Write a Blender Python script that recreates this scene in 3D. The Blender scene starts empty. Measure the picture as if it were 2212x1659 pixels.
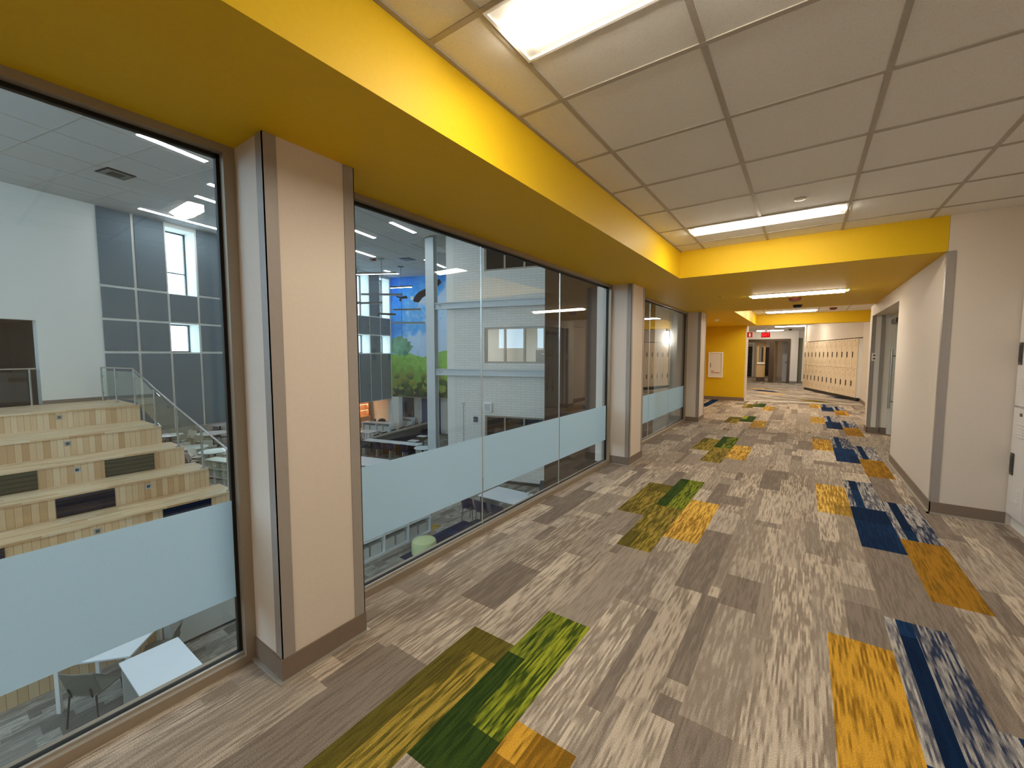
import bpy, bmesh, math, random
from mathutils import Matrix, Vector
random.seed(7)
PI = math.pi
S = bpy.context.scene
COL = S.collection

# ------------------------------------------------------------------ camera, world, exposure
cam_data = bpy.data.cameras.new('camera')
cam_data.sensor_width = 36.0
cam_data.lens = 36.0 * 897.4 / 2212.0
cam_data.clip_start = 0.02
cam_data.clip_end = 300
cam = bpy.data.objects.new('camera', cam_data)
COL.objects.link(cam)
cam.location = (0, 0, 1.42)
cam.rotation_euler = (math.radians(90 - 3.99), math.radians(0.044), math.radians(35.16))
S.camera = cam
S.view_settings.view_transform = 'Standard'
S.view_settings.look = 'None'
S.view_settings.gamma = 1.0
S.view_settings.use_curve_mapping = False
S.view_settings.exposure = 0.7
world = bpy.data.worlds.new('sky')
S.world = world
world.use_nodes = True
wn = world.node_tree.nodes
wn['Background'].inputs[0].default_value = (0.50, 0.76, 1.0, 1)
wn['Background'].inputs[1].default_value = 5.0
try:
    S.cycles.use_denoising = True
    S.cycles.max_bounces = 10
    S.cycles.diffuse_bounces = 5
    S.cycles.transparent_max_bounces = 24
    S.cycles.sample_clamp_indirect = 6.0
    S.cycles.caustics_reflective = False
    S.cycles.caustics_refractive = False
except Exception:
    pass
LAMP_WARM = 28.0      # corridor luminaires
LAMP_COOL = 19.5      # atrium luminaires
WARM = (1.0, 0.905, 0.75)
COOL = (0.92, 0.97, 1.0)

# ------------------------------------------------------------------ materials
MATS = {}
def lin(c):
    return tuple((v / 12.92 if v <= 0.04045 else ((v + 0.055) / 1.055) ** 2.4) for v in [k / 255.0 for k in c])

class NT:
    def __init__(s, name):
        s.m = bpy.data.materials.new(name)
        s.m.use_nodes = True
        s.t = s.m.node_tree
        s.b = s.t.nodes['Principled BSDF']
        s.out = s.t.nodes['Material Output']
    def n(s, typ, **kw):
        nd = s.t.nodes.new(typ)
        for k, v in kw.items():
            setattr(nd, k, v)
        return nd
    def l(s, a, b):
        s.t.links.new(a, b)
    def coords(s, scale=(1, 1, 1), kind='Object'):
        tc = s.n('ShaderNodeTexCoord')
        mp = s.n('ShaderNodeMapping')
        mp.inputs['Scale'].default_value = scale
        s.l(tc.outputs[kind], mp.inputs['Vector'])
        return mp.outputs['Vector']
    def noise(s, vec, scale, detail=2.0, rough=0.5):
        nd = s.n('ShaderNodeTexNoise')
        nd.inputs['Scale'].default_value = scale
        nd.inputs['Detail'].default_value = detail
        nd.inputs['Roughness'].default_value = rough
        s.l(vec, nd.inputs['Vector'])
        return nd.outputs['Fac']
    def ramp(s, fac, stops):
        r = s.n('ShaderNodeValToRGB')
        els = r.color_ramp.elements
        while len(els) < len(stops):
            els.new(0.5)
        for e, (p, c) in zip(els, stops):
            e.position = p
            e.color = (*c, 1) if len(c) == 3 else c
        s.l(fac, r.inputs['Fac'])
        return r.outputs['Color']
    def mix(s, fac, a, b):
        m = s.n('ShaderNodeMix', data_type='RGBA')
        for sock, v in ((m.inputs[0], fac), (m.inputs[6], a), (m.inputs[7], b)):
            if isinstance(v, (int, float)):
                sock.default_value = v
            elif isinstance(v, tuple):
                sock.default_value = (*v[:3], 1)
            else:
                s.l(v, sock)
        return m.outputs[2]
    def math(s, op, a, b=None, c=None):
        m = s.n('ShaderNodeMath', operation=op)
        for i, v in enumerate((a, b, c)):
            if v is None:
                continue
            if isinstance(v, (int, float)):
                m.inputs[i].default_value = v
            else:
                s.l(v, m.inputs[i])
        return m.outputs[0]
    def bump(s, h, strength=0.2, dist=0.01):
        b = s.n('ShaderNodeBump')
        b.inputs['Strength'].default_value = strength
        b.inputs['Distance'].default_value = dist
        s.l(h, b.inputs['Height'])
        s.l(b.outputs['Normal'], s.b.inputs['Normal'])

def paint(name, rgb, rough=0.6, spec=0.3, metal=0.0, var=0.05, bump=0.03, scale=60):
    """a painted or moulded surface: a faint mottling and a fine roller texture"""
    k = NT(name)
    v = k.coords()
    f = k.noise(v, scale, 3)
    c = lin(rgb)
    k.l(k.ramp(f, [(0.3, tuple(x * (1 - var) for x in c)), (0.7, tuple(min(1, x * (1 + var)) for x in c))]), k.b.inputs['Base Color'])
    k.b.inputs['Roughness'].default_value = rough
    k.b.inputs['Specular IOR Level'].default_value = spec
    k.b.inputs['Metallic'].default_value = metal
    if bump:
        k.bump(k.noise(v, scale * 6, 2), bump, 0.003)
    MATS[name] = k.m
    return k.m

def emit(name, rgb, strength):
    k = NT(name)
    e = k.n('ShaderNodeEmission')
    v = k.coords()
    f = k.noise(v, 3, 1)
    k.l(k.ramp(f, [(0, tuple(0.97 * x for x in rgb)), (1, rgb)]), e.inputs['Color'])
    e.inputs['Strength'].default_value = strength
    k.l(e.outputs[0], k.out.inputs['Surface'])
    MATS[name] = k.m
    return k.m

def glass(name, tint=(0.93, 0.97, 0.96), ior=1.5, boost=1.0):
    k = NT(name)
    tr = k.n('ShaderNodeBsdfTransparent')
    tr.inputs['Color'].default_value = (*tint, 1)
    gl = k.n('ShaderNodeBsdfGlossy')
    gl.inputs['Roughness'].default_value = 0.0
    gl.inputs['Color'].default_value = (0.95, 0.97, 0.97, 1)
    ge = k.n('ShaderNodeNewGeometry')
    dt = k.n('ShaderNodeVectorMath', operation='DOT_PRODUCT')
    k.l(ge.outputs['Normal'], dt.inputs[0]); k.l(ge.outputs['Incoming'], dt.inputs[1])
    c1 = k.math('SUBTRACT', 1.0, k.math('ABSOLUTE', dt.outputs['Value']))
    f0 = ((ior - 1) / (ior + 1)) ** 2
    fr = k.math('MULTIPLY_ADD', k.math('POWER', c1, 5.0), 1 - f0, f0)     # Schlick, the same from both sides of the sheet
    mx = k.n('ShaderNodeMixShader')
    k.l(k.math('MULTIPLY', fr, boost), mx.inputs[0])
    k.l(tr.outputs[0], mx.inputs[1])
    k.l(gl.outputs[0], mx.inputs[2])
    k.l(mx.outputs[0], k.out.inputs['Surface'])
    MATS[name] = k.m
    return k.m

yellow = paint('yellow_paint', (224, 183, 24), 0.55, 0.25, var=0.02)
beige = paint('beige_wall_paint', (220, 208, 195), 0.6, 0.25, var=0.015)
white_wall = paint('white_wall_paint', (232, 229, 220), 0.6, 0.25, var=0.015)
guard = paint('corner_guard_taupe', (158, 150, 144), 0.4, 0.4, var=0.02)
cove = paint('rubber_base_taupe', (128, 112, 98), 0.5, 0.35, var=0.03)
frame_metal = paint('window_frame_taupe_metal', (160, 146, 128), 0.38, 0.5, metal=0.25, var=0.02, bump=0)
gasket = paint('black_gasket', (26, 24, 22), 0.5, 0.3, bump=0)
clip = paint('bright_glazing_stop', (196, 190, 180), 0.3, 0.5, metal=0.5, bump=0)
bright_alu = paint('bright_anodised_strip', (246, 242, 232), 0.35, 0.6, var=0.01, bump=0)
tbar = paint('ceiling_bar_shade_grey', (176, 168, 158), 0.5, 0.3, bump=0)  # bars get little light; that shade is put into the grey
white_enamel = paint('white_enamel', (240, 238, 234), 0.35, 0.5, var=0.01, bump=0)
locker_white = paint('locker_white_enamel', (226, 222, 220), 0.32, 0.5, var=0.015, bump=0.02)
locker_cream = paint('locker_cream_enamel', (232, 214, 188), 0.32, 0.5, var=0.015, bump=0.02)
chrome = paint('brushed_steel', (190, 190, 188), 0.25, 0.5, metal=1.0, var=0.03, bump=0.02, scale=120)
dark_steel = paint('dark_steel', (92, 90, 86), 0.35, 0.5, metal=0.8, bump=0)
black_plastic = paint('black_plastic', (28, 27, 27), 0.4, 0.4, bump=0)
grey_plastic = paint('grey_plastic', (120, 118, 114), 0.45, 0.4, bump=0)
navy = paint('navy_plastic', (14, 26, 64), 0.45, 0.4, var=0.04)
navy_cloth = paint('navy_upholstery', (16, 22, 44), 0.85, 0.1, var=0.12, scale=200)
olive_cloth = paint('olive_upholstery', (66, 66, 42), 0.85, 0.1, var=0.12, scale=200)
lime_cloth = paint('pale_green_upholstery', (204, 212, 160), 0.85, 0.1, var=0.06, scale=200)
booth_cloth = paint('charcoal_upholstery', (72, 70, 66), 0.85, 0.1, var=0.1, scale=200)
booth_cap = paint('taupe_laminate_cap', (150, 142, 128), 0.5, 0.3, var=0.05)
white_lam = paint('white_laminate', (236, 240, 242), 0.3, 0.5, var=0.01, bump=0)
shelf_grey = paint('pale_grey_laminate', (196, 198, 194), 0.4, 0.4, var=0.02, bump=0)
bin_clear = paint('frosted_storage_bin', (206, 210, 206), 0.3, 0.5, var=0.08, bump=0)
task_grey = paint('grey_mesh_fabric', (120, 118, 108), 0.8, 0.2, var=0.15, scale=300)
steel_beam = paint('white_painted_steel', (206, 212, 212), 0.45, 0.4, var=0.02)
brown_wall = paint('dark_brown_brick', (66, 46, 32), 0.7, 0.2, var=0.1, scale=30)
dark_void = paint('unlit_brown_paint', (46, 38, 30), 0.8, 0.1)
blue_door = paint('blue_painted_door', (78, 98, 132), 0.5, 0.3)
cafe_shell = paint('pale_shell_plastic', (196, 192, 184), 0.45, 0.4)
red_paint = paint('red_enamel', (176, 30, 24), 0.4, 0.4, bump=0)
dark_red = paint('dark_red_lens', (104, 40, 26), 0.3, 0.5, bump=0)
bronze = paint('dark_bronze_metal', (82, 64, 48), 0.4, 0.4, metal=0.4)
olive_gate = paint('olive_grey_paint', (112, 104, 76), 0.5, 0.3)
door_white = paint('pale_blue_white_door_paint', (206, 214, 226), 0.45, 0.4)
panel_grey = paint('grey_acoustic_felt', (108, 120, 127), 0.9, 0.1, var=0.06, scale=40, bump=0.1)
oak_trim = paint('tan_shelf_veneer', (196, 146, 96), 0.5, 0.3, var=0.1, scale=12)
glass_clear = glass('clear_window_glass', (0.975, 0.988, 0.99), 1.55, 1.0)
glass_rail = glass('greenish_rail_glass', (0.89, 0.96, 0.935), 1.5, 1.0)
glass_dark = paint('dark_glazing', (20, 30, 40), 0.05, 0.6, bump=0)
lamp_warm = emit('warm_lamp_lens', WARM, LAMP_WARM)
lamp_dim = emit('dim_lamp_lens', WARM, LAMP_WARM * 0.8)
lamp_cool = emit('cool_lamp_lens', COOL, LAMP_COOL)
lamp_shelf = emit('shelf_strip_light', (1.0, 0.70, 0.42), 16.0)
exit_red = emit('exit_letters_red', (1.0, 0.014, 0.014), 4.0)
exit_face = emit('exit_backlight', (1.0, 0.01, 0.01), 0.3)
sconce_white = emit('sconce_diffuser', (1.0, 0.96, 0.9), 7.0)

def mk_frost():
    k = NT('frosted_privacy_film')
    v = k.coords()
    c = k.ramp(k.noise(v, 300, 2), [(0.3, (0.68, 0.85, 0.95)), (0.7, (0.74, 0.91, 0.99))])
    d = k.n('ShaderNodeBsdfDiffuse')
    t = k.n('ShaderNodeBsdfTranslucent')
    k.l(c, d.inputs['Color']); k.l(c, t.inputs['Color'])
    m = k.n('ShaderNodeMixShader')
    m.inputs[0].default_value = 0.55
    k.l(d.outputs[0], m.inputs[1]); k.l(t.outputs[0], m.inputs[2])
    k.l(m.outputs[0], k.out.inputs['Surface'])
    return k.m
frost = mk_frost()

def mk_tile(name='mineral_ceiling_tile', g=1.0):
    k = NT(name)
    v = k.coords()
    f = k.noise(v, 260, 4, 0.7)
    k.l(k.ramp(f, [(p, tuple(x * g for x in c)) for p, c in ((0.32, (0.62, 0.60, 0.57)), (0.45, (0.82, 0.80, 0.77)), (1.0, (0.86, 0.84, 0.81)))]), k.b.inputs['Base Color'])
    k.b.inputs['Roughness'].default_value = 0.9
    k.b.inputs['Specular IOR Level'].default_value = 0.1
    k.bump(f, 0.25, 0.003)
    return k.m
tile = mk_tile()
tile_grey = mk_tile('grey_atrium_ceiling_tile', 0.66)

def mk_carpet():
    """loop-pile carpet: each face carries its two yarn colours, streaks run along the plank"""
    k = NT('streaked_loop_carpet')
    a = k.n('ShaderNodeAttribute', attribute_name='yarn_a')
    b = k.n('ShaderNodeAttribute', attribute_name='yarn_b')
    v = k.coords((1, 1, 1))
    sx = k.n('ShaderNodeSeparateXYZ'); k.l(v, sx.inputs[0])
    rot = k.n('ShaderNodeVectorRotate', rotation_type='Z_AXIS')
    k.l(v, rot.inputs['Vector']); k.l(b.outputs['Alpha'], rot.inputs['Angle'])
    sr = k.n('ShaderNodeSeparateXYZ'); k.l(rot.outputs[0], sr.inputs[0])
    row = k.math('FLOOR', k.math('MULTIPLY', sr.outputs[0], 118.0))             # tufted rows 8.5 mm apart
    cb = k.n('ShaderNodeCombineXYZ')
    k.l(k.math('MULTIPLY', row, 3.71), cb.inputs[0]); k.l(k.math('MULTIPLY', sr.outputs[1], 5.0), cb.inputs[1])
    dash = k.noise(cb.outputs[0], 1.0, 2.0, 0.5)
    mp = k.n('ShaderNodeMapping'); mp.inputs['Scale'].default_value = (26, 2.6, 1)
    k.l(rot.outputs[0], mp.inputs['Vector'])
    st = k.math('ADD', k.math('MULTIPLY', dash, 0.78), k.math('MULTIPLY', k.noise(mp.outputs[0], 1.0, 2.0, 0.5), 0.22))
    thr = k.math('SUBTRACT', st, a.outputs['Alpha'])
    fac = k.math('MULTIPLY_ADD', thr, 7.0, 0.5)
    fac = k.math('MINIMUM', k.math('MAXIMUM', fac, 0.0), 1.0)
    base = k.mix(fac, a.outputs['Color'], b.outputs['Color'])
    sp = k.noise(v, 330, 2, 0.6)
    m = k.n('ShaderNodeMix', data_type='RGBA', blend_type='MULTIPLY')
    m.inputs[0].default_value = 1.0
    k.l(base, m.inputs[6])
    k.l(k.ramp(sp, [(0.30, (0.45, 0.45, 0.45)), (0.5, (1, 1, 1)), (0.7, (1.5, 1.5, 1.5))]), m.inputs[7])
    k.l(m.outputs[2], k.b.inputs['Base Color'])
    k.b.inputs['Roughness'].default_value = 0.95
    k.b.inputs['Specular IOR Level'].default_value = 0.05
    mp2 = k.n('ShaderNodeMapping'); mp2.inputs['Scale'].default_value = (160, 110, 1)
    k.l(rot.outputs[0], mp2.inputs['Vector'])
    k.bump(k.noise(mp2.outputs[0], 1.0, 1.0), 0.5, 0.004)
    return k.m
carpet = mk_carpet()

def mk_wood(name, axis, w, cols):
    """planks: one tone per plank from a white-noise id, grain along the plank"""
    k = NT(name)
    v = k.coords()
    s = k.n('ShaderNodeSeparateXYZ'); k.l(v, s.inputs[0])
    u = s.outputs[axis]
    idn = k.math('FLOOR', k.math('DIVIDE', u, w))
    wn_ = k.n('ShaderNodeTexWhiteNoise', noise_dimensions='2D')
    cb = k.n('ShaderNodeCombineXYZ'); k.l(idn, cb.inputs[0])
    other = s.outputs[1] if axis == 0 else s.outputs[0]
    k.l(k.math('FLOOR', k.math('DIVIDE', k.math('ADD', other, k.math('MULTIPLY', idn, 0.37)), 0.6)), cb.inputs[1])
    k.l(cb.outputs[0], wn_.inputs['Vector'])
    tone = k.ramp(wn_.outputs['Value'], [(0.0, cols[0]), (0.25, cols[1]), (0.8, cols[2]), (1.0, cols[3])])
    mp = k.n('ShaderNodeMapping')
    mp.inputs['Scale'].default_value = (60, 2.0, 60) if axis == 0 else (60, 60, 2.0)
    k.l(v, mp.inputs['Vector'])
    g = k.noise(mp.outputs[0], 1.0, 3)
    c = k.mix(k.math('MULTIPLY', g, 0.35), tone, tuple(x * 0.55 for x in cols[1]))
    fr = k.math('FRACT', k.math('DIVIDE', u, w))
    seam = k.math('LESS_THAN', k.math('ABSOLUTE', k.math('SUBTRACT', fr, 0.5)), 0.472)
    c = k.mix(seam, tuple(x * 0.45 for x in cols[1]), c)
    k.l(c, k.b.inputs['Base Color'])
    k.b.inputs['Roughness'].default_value = 0.42
    k.b.inputs['Specular IOR Level'].default_value = 0.35
    return k.m
WC = [lin((202, 158, 108)), lin((226, 192, 146)), lin((235, 206, 164)), lin((242, 219, 184))]
wood_tread = mk_wood('pale_plank_tread', 0, 0.085, WC)
wood_riser = mk_wood('pale_plank_riser', 1, 0.105, WC)
wood_door = mk_wood('maple_door_veneer', 0, 0.4, [lin((206, 164, 104))] * 2 + [lin((216, 176, 118))] * 2)

def mk_block():
    k = NT('painted_concrete_block')
    v = k.coords()
    s = k.n('ShaderNodeSeparateXYZ'); k.l(v, s.inputs[0])
    cb = k.n('ShaderNodeCombineXYZ'); k.l(s.outputs[0], cb.inputs[0]); k.l(s.outputs[2], cb.inputs[1])
    br = k.n('ShaderNodeTexBrick')
    br.inputs['Color1'].default_value = (*lin((230, 226, 216)), 1)
    br.inputs['Color2'].default_value = (*lin((224, 220, 211)), 1)
    br.inputs['Mortar'].default_value = (*lin((198, 195, 187)), 1)
    br.inputs['Scale'].default_value = 1.0
    br.inputs['Mortar Size'].default_value = 0.006
    br.inputs['Brick Width'].default_value = 0.40
    br.inputs['Row Height'].default_value = 0.10
    k.l(cb.outputs[0], br.inputs['Vector'])
    k.l(br.outputs['Color'], k.b.inputs['Base Color'])
    k.b.inputs['Roughness'].default_value = 0.65
    k.bump(br.outputs['Fac'], -0.3, 0.004)
    return k.m
block = mk_block()

def mk_sky_paint():
    k = NT('mural_sky_paint')
    v = k.coords()
    s = k.n('ShaderNodeSeparateXYZ'); k.l(v, s.inputs[0])
    vor = k.n('ShaderNodeTexVoronoi'); vor.inputs['Scale'].default_value = 4.0
    k.l(v, vor.inputs['Vector'])
    n = k.noise(v, 0.55, 4, 0.6)
    h = k.math('ADD', k.math('MULTIPLY', s.outputs[2], -0.085), k.math('MULTIPLY', s.outputs[0], 0.10))
    f = k.math('ADD', k.math('ADD', n, h), k.math('MULTIPLY', vor.outputs['Distance'], 0.12))
    k.l(k.ramp(f, [(0.08, lin((24, 118, 224))), (0.32, lin((58, 160, 242))), (0.44, lin((112, 186, 244))), (0.53, lin((188, 216, 242))), (0.8, lin((206, 224, 240)))]), k.b.inputs['Base Color'])
    k.b.inputs['Roughness'].default_value = 0.7
    return k.m
def mk_leaf_paint():
    k = NT('mural_leaf_paint')
    v = k.coords()
    s = k.n('ShaderNodeSeparateXYZ'); k.l(v, s.inputs[0])
    vor = k.n('ShaderNodeTexVoronoi'); vor.inputs['Scale'].default_value = 3.2
    k.l(v, vor.inputs['Vector'])
    sc = k.n('ShaderNodeSeparateColor'); k.l(vor.outputs['Color'], sc.inputs[0])
    f = k.math('ADD', k.math('MULTIPLY_ADD', s.outputs[2], 0.30, 0.36), k.math('MULTIPLY', k.math('SUBTRACT', sc.outputs[0], 0.5), 0.38))
    k.l(k.ramp(f, [(0.0, lin((30, 56, 26))), (0.17, lin((60, 92, 34))), (0.3, lin((150, 158, 64))), (0.42, lin((120, 166, 64))), (0.7, lin((150, 200, 84))), (1.0, lin((146, 190, 110)))]), k.b.inputs['Base Color'])
    k.b.inputs['Roughness'].default_value = 0.7
    return k.m
sky_paint, leaf_paint = mk_sky_paint(), mk_leaf_paint()
tree_paint = paint('mural_tree_paint', (112, 160, 128), 0.7, 0.2, var=0.3, scale=3)
eagle_dark = paint('mural_dark_brown', (44, 40, 44), 0.7, 0.2)
eagle_pale = paint('mural_off_white', (214, 220, 224), 0.7, 0.2)

# ------------------------------------------------------------------ mesh building
class MB:
    def __init__(s, M=None):
        s.bm = bmesh.new()
        s.M = M or Matrix.Identity(4)
    def v(s, p):
        return s.bm.verts.new(s.M @ Vector(p))
    def face(s, pts, mi=0):
        f = s.bm.faces.new([s.v(p) for p in pts]); f.material_index = mi
        return f
    def box(s, x0, x1, y0, y1, z0, z1, bev=0.0, mi=0):
        a = [s.v(p) for p in ((x0, y0, z0), (x1, y0, z0), (x1, y1, z0), (x0, y1, z0), (x0, y0, z1), (x1, y0, z1), (x1, y1, z1), (x0, y1, z1))]
        fs = [s.bm.faces.new([a[i] for i in q]) for q in ((3, 2, 1, 0), (4, 5, 6, 7), (0, 1, 5, 4), (1, 2, 6, 5), (2, 3, 7, 6), (3, 0, 4, 7))]
        for f in fs: f.material_index = mi
        if bev:
            es = list({e for f in fs for e in f.edges})
            bmesh.ops.bevel(s.bm, geom=es, offset=bev, segments=2, profile=0.5, affect='EDGES')
        return s
    def prism(s, pts, z0, z1, mi=0):
        lo = [s.v((x, y, z0)) for x, y in pts]; hi = [s.v((x, y, z1)) for x, y in pts]
        n = len(pts)
        s.bm.faces.new(lo[::-1]); s.bm.faces.new(hi)
        for i in range(n):
            s.bm.faces.new([lo[i], lo[(i + 1) % n], hi[(i + 1) % n], hi[i]])
        return s
    def slab_xz(s, pts, y0, y1, mi=0):
        """outline in the x-z plane with depth y0..y1"""
        lo = [s.v((x, y0, z)) for x, z in pts]; hi = [s.v((x, y1, z)) for x, z in pts]
        n = len(pts)
        fs = [s.bm.faces.new(lo), s.bm.faces.new(hi[::-1])]
        for i in range(n):
            fs.append(s.bm.faces.new([lo[(i + 1) % n], lo[i], hi[i], hi[(i + 1) % n]]))
        for f in fs: f.material_index = mi
        return s
    def lathe(s, prof, seg=20, c=(0, 0, 0)):
        rings = []
        for r, z in prof:
            rings.append([s.v((c[0] + r * math.cos(2 * PI * i / seg), c[1] + r * math.sin(2 * PI * i / seg), c[2] + z)) for i in range(seg)])
        for a, b in zip(rings, rings[1:]):
            for i in range(seg):
                s.bm.faces.new([a[i], a[(i + 1) % seg], b[(i + 1) % seg], b[i]])
        s.bm.faces.new(rings[0][::-1]); s.bm.faces.new(rings[-1])
        return s
    def tube(s, pts, r, seg=8):
        pts = [Vector(p) for p in pts]
        rings = []
        for i, p in enumerate(pts):
            d = (pts[min(i + 1, len(pts) - 1)] - pts[max(i - 1, 0)]).normalized()
            up = Vector((0, 0, 1)) if abs(d.z) < 0.9 else Vector((1, 0, 0))
            a = d.cross(up).normalized(); b = d.cross(a).normalized()
            rings.append([s.v(p + a * r * math.cos(2 * PI * k / seg) + b * r * math.sin(2 * PI * k / seg)) for k in range(seg)])
        for a, b in zip(rings, rings[1:]):
            for i in range(seg):
                s.bm.faces.new([a[i], b[i], b[(i + 1) % seg], a[(i + 1) % seg]])
        s.bm.faces.new(rings[0]); s.bm.faces.new(rings[-1][::-1])
        return s
    def grid(s, fn, nu, nv, th):
        """a curved sheet fn(u,v) given thickness th along its normal"""
        P = [[Vector(fn(i / nu, j / nv)) for j in range(nv + 1)] for i in range(nu + 1)]
        def nrm(i, j):
            a = P[min(i + 1, nu)][j] - P[max(i - 1, 0)][j]; b = P[i][min(j + 1, nv)] - P[i][max(j - 1, 0)]
            return a.cross(b).normalized()
        A = [[s.v(P[i][j] + nrm(i, j) * th / 2) for j in range(nv + 1)] for i in range(nu + 1)]
        B = [[s.v(P[i][j] - nrm(i, j) * th / 2) for j in range(nv + 1)] for i in range(nu + 1)]
        for i in range(nu):
            for j in range(nv):
                s.bm.faces.new([A[i][j], A[i + 1][j], A[i + 1][j + 1], A[i][j + 1]])
                s.bm.faces.new([B[i][j], B[i][j + 1], B[i + 1][j + 1], B[i + 1][j]])
        for i in range(nu):
            s.bm.faces.new([A[i][0], B[i][0], B[i + 1][0], A[i + 1][0]])
            s.bm.faces.new([A[i][nv], A[i + 1][nv], B[i + 1][nv], B[i][nv]])
        for j in range(nv):
            s.bm.faces.new([A[0][j], A[0][j + 1], B[0][j + 1], B[0][j]])
            s.bm.faces.new([A[nu][j], B[nu][j], B[nu][j + 1], A[nu][j + 1]])
        return s
    def mesh(s, name, mats, smooth=False):
        bmesh.ops.recalc_face_normals(s.bm, faces=s.bm.faces[:])
        me = bpy.data.meshes.new(name)
        s.bm.to_mesh(me); s.bm.free()
        for m in (mats if isinstance(mats, (list, tuple)) else [mats]):
            me.materials.append(m)
        if smooth:
            for p in me.polygons: p.use_smooth = True
            try: me.set_sharp_from_angle(angle=math.radians(40))
            except Exception: pass
        return me

def link(name, data, parent=None):
    o = bpy.data.objects.new(name, data)
    COL.objects.link(o)
    if parent is not None: o.parent = parent
    return o
def obj(name, mb, mat, parent=None, smooth=False):
    return link(name, mb.mesh(name, mat, smooth), parent)
def tag(o, label, cat, group=None):
    o['label'] = label; o['category'] = cat
    if group: o['group'] = group
    return o
def T(name, label, cat, loc=(0, 0, 0), rz=0.0, group=None):
    o = link(name, None)
    o.location = loc; o.rotation_euler = (0, 0, rz)
    return tag(o, label, cat, group)
def struct(name, mb, mat, parent=None, label=None):
    o = obj(name, mb, mat, parent)
    if parent is None:
        o['kind'] = 'structure'; o['category'] = name.split('_')[0]
        if label: o['label'] = label
    return o
def struct_root(name, label, loc=(0, 0, 0), rz=0.0):
    o = link(name, None); o.location = loc; o.rotation_euler = (0, 0, rz)
    o['kind'] = 'structure'; o['label'] = label; o['category'] = name.split('_')[0]
    return o
def dup(root, loc, rz, label, group=None):
    """a copy of a thing with copies of its parts and sub-parts"""
    r = root.copy(); COL.objects.link(r)
    r.location = loc; r.rotation_euler = (0, 0, rz); r['label'] = label
    if group: r['group'] = group
    for ch in list(root.children):
        c = ch.copy(); COL.objects.link(c); c.parent = r
        for g in ch.children:
            d = g.copy(); COL.objects.link(d); d.parent = c
    return r
ORD = ['first', 'second', 'third', 'fourth', 'fifth', 'sixth', 'seventh', 'eighth', 'ninth', 'tenth', 'eleventh', 'twelfth', 'thirteenth', 'fourteenth', 'fifteenth']
def B(*a, **k): return MB().box(*a, **k)

# ------------------------------------------------------------------ carpet floors
C = lambda r, g, b: lin((r, g, b))
BEIGE = [((204, 190, 172), (146, 132, 118)), ((200, 186, 168), (152, 139, 125)), ((190, 176, 159), (138, 125, 112)), ((178, 164, 149), (150, 137, 124)),
         ((142, 130, 118), (124, 112, 102)), ((162, 149, 136), (144, 132, 120)), ((212, 198, 179), (152, 138, 124)), ((188, 175, 160), (154, 141, 128)), ((170, 157, 143), (136, 124, 112))]
PAL = {
    'gold': [((216, 164, 60), (146, 106, 34)), ((200, 146, 48), (158, 110, 36)), ((166, 120, 40), (130, 96, 32))],
    'goldpale': [((236, 194, 100), (158, 120, 50)), ((228, 182, 84), (150, 112, 46)), ((184, 146, 66), (140, 110, 50))],
    'navy': [((24, 50, 86), (18, 38, 68)), ((28, 56, 94), (22, 44, 76)), ((18, 40, 72), (15, 34, 62))],
    'bluegrey': [((176, 170, 164), (58, 66, 88)), ((164, 160, 156), (48, 58, 84)), ((188, 182, 174), (92, 94, 106))],
    'green': [((156, 162, 48), (62, 78, 28)), ((60, 78, 32), (44, 62, 28)), ((132, 140, 46), (48, 66, 28)), ((164, 166, 56), (72, 86, 32))],
    'olive': [((178, 150, 64), (96, 88, 36)), ((160, 138, 62), (92, 82, 36)), ((108, 98, 42), (84, 76, 34))],
}
def accent(i, k, y):
    m = k % 3
    if i == 0: return {0: 'navy', 1: 'bluegrey'}.get(m)
    if i == 1: return {0: 'bluegrey', 2: 'gold'}.get(m)
    if i == -1 and m == 1: return 'gold' if y < 4 else 'goldpale'
    if i == -6 and m == 2: return 'green'
    if i == -5 and m == 1: return 'gold' if y < 2 else 'goldpale'
    if i == -7 and m == 2: return 'olive'
    if i == -7 and m == 1 and y < 1: return 'olive'
    if i == -6 and m == 1 and 2 < y < 7: return 'olive'
    return None

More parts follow.
